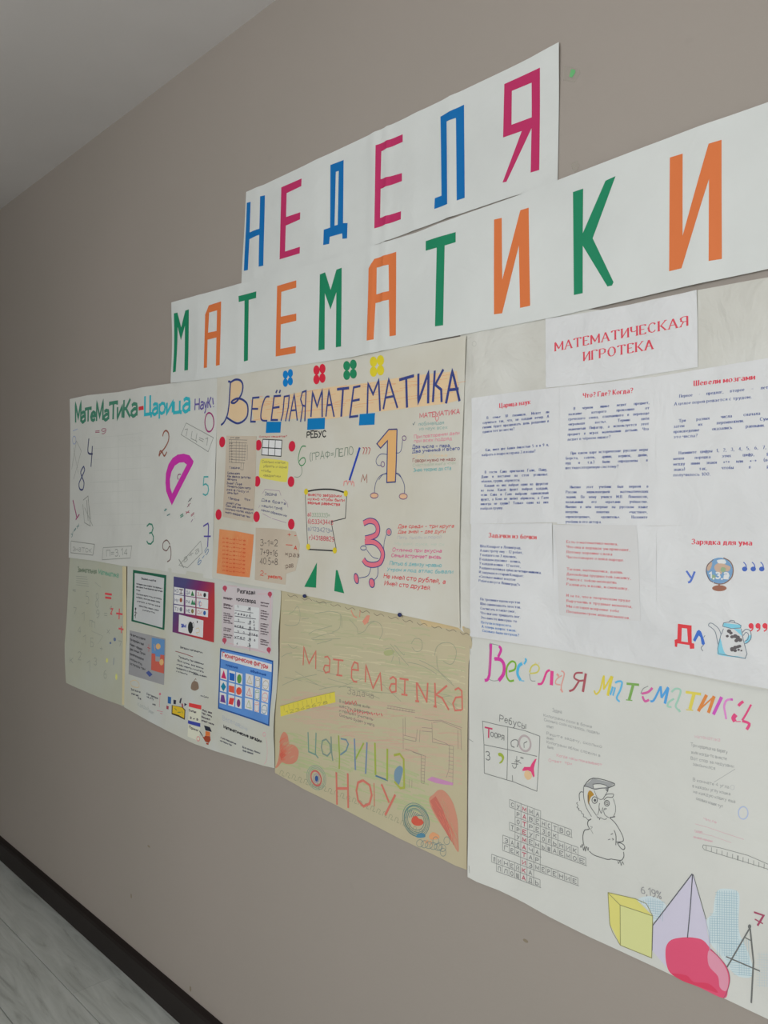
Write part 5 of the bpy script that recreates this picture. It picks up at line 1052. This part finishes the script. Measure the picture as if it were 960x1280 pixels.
ink(p7, 'drawn_clock', (172, 160, 160), lambda q: q.E(608, 522, 76, 104, False, 2.6, rot=-.2, world=False), 2, ZV)
ink(p7, 'drawn_comma', (150, 166, 62), lambda q: q.F('250,655 285,648 322,680 330,725 300,780 262,788 300,740 292,700 260,690', True), 2, ZV)
ink(p7, 'drawn_flower', (218, 68, 116), lambda q: q.F('570,880 600,835 680,835 700,790 745,730 765,728 740,800 728,860 738,960 722,975 690,900 650,880 590,890').L('690,830 730,850', .4), 2, ZV, 'pink drawn flower')
ink(p7, 'drawn_flower_cup', (222, 178, 138), lambda q: q.F('600,950 615,890 650,885 700,930 690,990 640,1005', True), 3, ZV)
def pt(q):
    q.T('Задача', 535, 478, 590, 488, 22, .5)
    for t_, x0, y0, x1, y1 in (('Килограмм соли в бочке', 482, 505, 770, 575), ('Сколько соли осталось, подели', 485, 532, 815, 615), ('ответ', 500, 570, 540, 580), ('Решите задачу, сколько', 500, 615, 830, 695), ('дней', 500, 640, 540, 650), ('Килограмм яблок сложили в', 500, 665, 820, 748), ('было', 505, 695, 540, 702)): q.T(t_, x0, y0, x1, y1, 17, .5)
ink(p7, 'faint_handwriting', (148, 150, 148), pt, 1, (580, 790, 4.8))
ink(p7, 'faint_red_handwriting', (200, 152, 158), lambda q: (q.T('Когда часы показывают', 560, 745, 830, 803, 16, .5), q.T('Ответ: три', 512, 775, 650, 796, 16, .5)), 1, (580, 790, 4.8))
def pu(q):
    for t_, x0, y0, x1, y1 in (('Три мудреца на берегу', 28, 270, 318, 330), ('жили когда-то вместе', 30, 330, 312, 385), ('Вот спор за медузами', 28, 378, 368, 445), ('закончился', 45, 425, 218, 462), ('В комнате 4 угла', 45, 550, 330, 612), ('в каждом углу кошка', 42, 600, 340, 665), ('на каждую кошку ещё', 48, 645, 380, 728), ('сколько кошек тут', 70, 700, 280, 765)): q.T(t_, x0, y0, x1, y1, 26, .5)
    q.L('210,560 380,455', .4)
ink(p7, 'faint_handwriting', (148, 150, 148), pu, 1, ZW)
ink(p7, 'faint_red_heading', (198, 168, 172), lambda q: q.T('математика', 60, 205, 260, 235, 30, .5), 1, ZW)
ink(p7, 'faint_red_handwriting', (198, 168, 172), lambda q: (q.T('Числа', 130, 860, 230, 890, 20, .6), q.T('Сколько', 60, 960, 120, 965, 20, .5), q.L('60,892 160,920 290,965 450,1018', .6), q.L('70,960 200,990 350,1045', .5), q.T('двенадцать карандашей', 48, 1002, 200, 1040, 16, .5)), 1, ZW)
ink(p7, 'drawn_zero', (164, 176, 206), lambda q: q.E(444, 806, 38, 50, False, 1.2, world=False), 2, ZW); ink(p7, 'drawn_zero', (178, 180, 178), lambda q: q.E(358, 602, 16, 18, False, .6, world=False), 2, ZW)
def ruler(q):
    q.L('125,1062 120,1080 135,1100 400,1180 640,1255', .7, False); q.L('125,1060 260,1085 480,1145 640,1215 720,1245', .7)
    for i in range(13): x = 150+i*42; q.L([(x, 1068+i*13.0), (x-2, 1105+i*13.4)], 1.4 if i == 6 else .6)
    q.L([(720, 1245), (718, 1290), (640, 1258)], .7)
ink(p7, 'drawn_ruler', (128, 130, 126), ruler, 2, ZW)
# crossword
CX = {-3: 145, -2: 183, -1: 225, 0: 275, 1: 318, 2: 362, 3: 412, 4: 462, 5: 510, 6: 552, 7: 592, 8: 640, 9: 690, 10: 740, 11: 790, 12: 848}
WORDS = [(0, 'СУММА'), (1, 'РАВЕНСТВО'), (1, 'ОТРЕЗОК'), (0, 'ТРЕУГОЛЬНИК'), (1, 'УМЕНЬШАЕМОЕ'), (-1, 'ЗАДАЧА'), (-1, 'ГЕКТАР'), (2, 'ИЗМЕРЕНИЕ'), (-3, 'ЛИНЕЙКА'), (-2, 'ПЛОЩАДЬ')]
ry = lambda r_, x: 85+57*r_+.365*(x-362)
def cwd(q):
    for r_, (c0, w_) in enumerate(WORDS):
        xa, xb = CX[c0], CX[c0+len(w_)]
        q.L([(xa, ry(r_, xa)), (xb, ry(r_, xb))], .6); q.L([(xa, ry(r_+1, xa)), (xb+8, ry(r_+1, xb+8))], .6)
        for c_ in range(c0, c0+len(w_)+1): q.L([(CX[c_], ry(r_, CX[c_])), (CX[c_], ry(r_+1, CX[c_]))], .55)
ink(p7, 'crossword_grid', (120, 122, 120), cwd, 2, ZX)
def cwl(q, red):
    for r_, (c0, w_) in enumerate(WORDS):
        for i, ch in enumerate(w_):
            if (c0+i == 2) == red:
                x0, x1 = CX[c0+i], CX[c0+i+1]; q.T(ch, x0+14, ry(r_+1, x0+14)-10, x1-12, ry(r_+1, x1-12)-10, 30, .95 if red else .75)
ink(p7, 'crossword_letters', (112, 114, 114), lambda q: cwl(q, False), 3, ZX); ink(p7, 'crossword_keyword', (176, 68, 92), lambda q: cwl(q, True), 3, ZX, 'red vertical keyword in the crossword')
# owl
OW = (86, 88, 88)
ink(p7, 'owl_cap', (150, 152, 152), lambda q: q.F('165,185 290,80 575,150 500,205 485,245 462,215 400,212 310,225|290,160 300,215 460,200 470,180 380,158'), 1, ZO, 'grey mortarboard cap of the drawn owl')
ink(p7, 'owl_eye_patch', (168, 128, 50), lambda q: q.F('218,290 240,245 270,255 300,300 262,330 240,390 232,430 218,380', True), 1, ZO, 'brown shaded feathers beside the owl eye')
def owl(q):
    for t_, w_ in (('165,190 290,78 575,150 495,208', 1.2), ('165,190 210,190 310,225 400,212 480,210', 1.0), ('290,165 290,185 300,222', .8), ('285,160 380,152 480,178', .9), ('490,190 485,250 460,225', 1.4), ('165,195 165,330 200,470 270,590', .9), ('225,300 232,400 270,480 335,575', 1.0),
                   ('160,265 125,262 105,300 112,380', 1.0), ('85,400 70,415 90,440 75,470 100,480 95,500 130,520 140,550 165,560 160,590 190,600 225,635 265,620', .8), ('305,240 350,340 410,360 450,310 490,240', .7), ('420,360 470,295 560,290 545,335 480,330 435,370', .9),
                   ('378,410 370,470 400,545 420,470', .9), ('370,470 365,520 350,570', .7), ('430,510 445,480 470,485 440,500', .7), ('430,515 450,570 500,605', .9), ('560,350 575,400 590,460 585,540 560,590', .7), ('340,580 350,605 370,600 375,630 390,605 430,625 460,625 470,610', .8),
                   ('510,605 560,595 585,590', 1.3), ('515,610 580,670 650,780 690,870 685,920 600,930', 1.1), ('570,770 595,850 592,970', 1.1), ('265,625 225,650 218,700 240,750 215,762 175,775 155,850 160,930 170,975', 1.2), ('125,975 130,1000 150,960 165,1040 180,985 190,1050 205,990 225,1040 230,1000', .9),
                   ('240,1050 300,1100 400,1135 480,1160 530,1155', 1.1), ('530,1155 620,1170 670,1170 700,1120 695,1060', 1.1), ('615,945 650,940 700,970 712,1010 690,1030 650,1000 615,945', 1.2), ('620,1180 630,1215 650,1180 665,1240 680,1190 700,1230', .8), ('250,720 280,730 260,760 290,820', .5), ('490,900 520,890', .8), ('540,880 560,890 550,905', 1.0), ('525,830 555,815', 1.0)):
        q.L(t_, w_*.85, True)
    q.E(312, 370, 36, 44, False, .9, world=False); q.E(475, 412, 34, 38, False, .9, world=False); q.E(475, 412, 16, 18, False, .8, world=False); q.E(316, 372, 16, 20, world=False)
ink(p7, 'owl_drawing', OW, owl, 2, ZO, 'pencil outline of an owl')
# coloured solids
ink(p7, 'drawn_cube', (206, 200, 116), lambda q: q.F('92,285 240,318 335,412 330,640 160,570 105,460'), 1, ZY, 'yellow drawn cube'); ink(p7, 'drawn_cube_front', (200, 202, 140), lambda q: q.F('158,352 335,412 330,640 162,570'), 2, ZY); ink(p7, 'drawn_cube_edges', (134, 132, 90), lambda q: q.L('92,283 240,318 300,345 335,412 330,640 160,570 118,500 102,455 92,283', .9).L('92,285 158,352 335,412', .8).L('158,352 160,570', .8), 3, ZY)
ink(p7, 'drawn_pyramid', (192, 188, 204), lambda q: q.F('552,185 338,465 332,600 410,690 640,620 650,600 620,430'), 1, ZY, 'lilac drawn pyramid'); ink(p7, 'drawn_pyramid_edges', (84, 86, 94), lambda q: q.L('550,182 336,462', 1.1).L('552,185 540,360 525,530', 1.2).L('555,185 625,430', .8).L('336,462 333,600', .7), 3, ZY)
ink(p7, 'drawn_pyramid_edges', (176, 176, 196), lambda q: q.L('620,425 640,500 650,640', .8), 3, ZY)
def chk(q, xs, ys):
    for x0, ya, yb in xs: q.L([(x0, ya), (x0+2, yb)], .5)
    for y_, xa, xb in ys: q.L([(xa, y_), (xb, y_+8)], .5)
CK = (150, 178, 188)
ink(p7, 'drawn_sphere', (192, 204, 208), lambda q: q.F('252,322 300,305 350,310 395,340 405,370 340,445 332,400 280,350', True), 1, ZY, 'checked pale blue drawn dome')
ink(p7, 'sphere_hatching', CK, lambda q: chk(q, [(x, 312+abs(x-320)*.3, 348+(x-290)*.95 if x > 290 else 345) for x in range(270, 395, 13)], [(y_, 300+(y_-330)*.35, 402-(y_-330)*.4) for y_ in range(330, 425, 13)]), 2, ZY)
ink(p7, 'drawn_bottle', (192, 206, 210), lambda q: q.F('690,272 740,265 795,280 806,330 800,450 812,520 850,600 880,690 870,745 800,740 745,690 700,620 650,560 628,440 660,400 670,330', True), 1, ZY, 'checked pale blue drawn bottle shape')
ink(p7, 'bottle_hatching', CK, lambda q: chk(q, [(x, 275, 630) for x in range(685, 800, 13)]+[(x, 420, 560) for x in range(645, 685, 13)]+[(x, 540, 735) for x in range(805, 870, 13)], [(y_, 675, 798) for y_ in range(285, 400, 13)]+[(y_, 645, 802) for y_ in range(400, 560, 13)]+[(y_, 690+(y_-560)*.5, 835+(y_-560)*.25) for y_ in range(560, 735, 13)]), 2, ZY)
ink(p7, 'faint_hatching', (182, 192, 194), lambda q: chk(q, [(x, 610, 800) for x in range(915, 1010, 13)], [(y_, 900, 1010) for y_ in range(620, 800, 14)]), 1, ZY)
ink(p7, 'drawn_ball', (214, 80, 112), lambda q: q.F('405,610 412,570 440,540 500,528 560,530 610,545 650,590 700,640 738,690 755,750 745,810 722,860 600,805 480,752 430,720 410,670', True), 2, ZY, 'pink drawn ball')
ink(p7, 'ball_highlight', (226, 142, 162), lambda q: q.F('640,600 690,635 735,700 748,760 735,820 700,800 690,740 640,680', True), 3, ZY); ink(p7, 'ball_shading', (204, 62, 92), lambda q: q.F('440,725 520,735 560,770 640,780 690,830 600,800 500,765', True), 3, ZY)
ink(p7, 'ball_outline', (150, 90, 110), lambda q: q.L('650,590 700,640 738,690 755,750 745,810 722,860', .7, True), 4, ZY)
ink(p7, 'handwritten_number', (140, 140, 142), lambda q: q.T('6,19%', 272, 288, 382, 318, 36, 1.0), 3, ZY)
ink(p7, 'drawn_numeral', (156, 70, 96), lambda q: q.L('885,392 938,410 905,465', 2.2).L('890,430 935,455', 1.6), 3, ZY)
ink(p7, 'drawn_compasses', (104, 106, 104), lambda q: (q.L('862,480 740,690', 1.6), q.L('865,480 884,660 872,885', 1.9), q.L('735,633 920,712', 1.6), q.E(862, 470, 9, 12, True, world=False), q.L('838,530 868,545', 1.2)), 4, ZY, 'grey drawn pair of compasses')
ink(p7, 'printed_edge_marks', (130, 132, 130), lambda q: (q.L('588.3,806 588.6,818', .5), q.L('584,922 592,927', .6), q.L('589,1081 589.6,1090', .5)), 2)

# ================================================================== bits on the wall
class Flat:                                   # the bare wall as a ground for tape remnants
    ob = None
    def y0(s): return .0003
    def y(s, X, Z): return .0003
fw = Flat()
TAPE = bpy.data.materials.new('clear_tape'); TAPE.use_nodes = True; b = TAPE.node_tree.nodes['Principled BSDF']
b.inputs['Base Color'].default_value = (.62, .58, .50, 1); b.inputs['Roughness'].default_value = .18; b.inputs['Alpha'].default_value = .35
def bit(name, ma, fn, label, cat, level=0, org=None, depth=.0003):
    i = Ink(fw, name, ma, level, org, label, None, depth); i.parent = None; fn(i); o = i.build(); o['category'] = cat; return o
ZK = (690, 60, 7.53)
for x, y_, a_, b_ in ((186, 1058, 3.5, 1.2), (164, 1120, 1.8, 3), (238, 1236, 2.2, 3.4), (657, 1176, 4, 2)):
    i = Ink(fw, 'scuff_mark', mat('scuff', (128, 118, 100)), 0, None, None, wl); i.E(x, y_, a_, b_); i.build()
o = bit('tape_remnant', TAPE, lambda q: q.F('112,165 260,200 268,235 215,325 108,305'), 'clear tape remnant with a torn green scrap, right of the upper banner', 'tape', 0, ZK)
i = Ink(fw, 'green_scrap', mat('green_scrap', (98, 168, 108)), 3, ZK, 'green paper scrap', o, .0003); i.F('182,200 222,208 218,235 190,280 164,270'); i.build()
bit('tape_remnant', TAPE, lambda q: q.F('180,1095 235,1060 262,1100 240,1150 205,1175'), 'small clear tape remnant on the wall just above the lower banner', 'tape', 0, ZK)
DOTM = mat('dark_blue_putty', (34, 42, 84), rough=.4)
for x, y_, lab in ((381.5, 745, 'left one of two dark blue pins at the top edge of the yellowed crayon poster'), (500.5, 768.5, 'right one of two dark blue pins at the top edge of the yellowed crayon poster')):
    bm = bmesh.new(); bmesh.ops.create_uvsphere(bm, u_segments=16, v_segments=8, radius=1)
    X, Z = wpt(x, y_, .008)
    for v in bm.verts: v.co = Vector((X+v.co.x*.0058, -.0105+v.co.y*.004, Z+v.co.z*.0048))
    me = bpy.data.meshes.new('pin'); bm.to_mesh(me); bm.free()
    for f in me.polygons: f.use_smooth = True
    o = link('pin', me, None, DOTM); o['label'] = lab; o['category'] = 'pin'
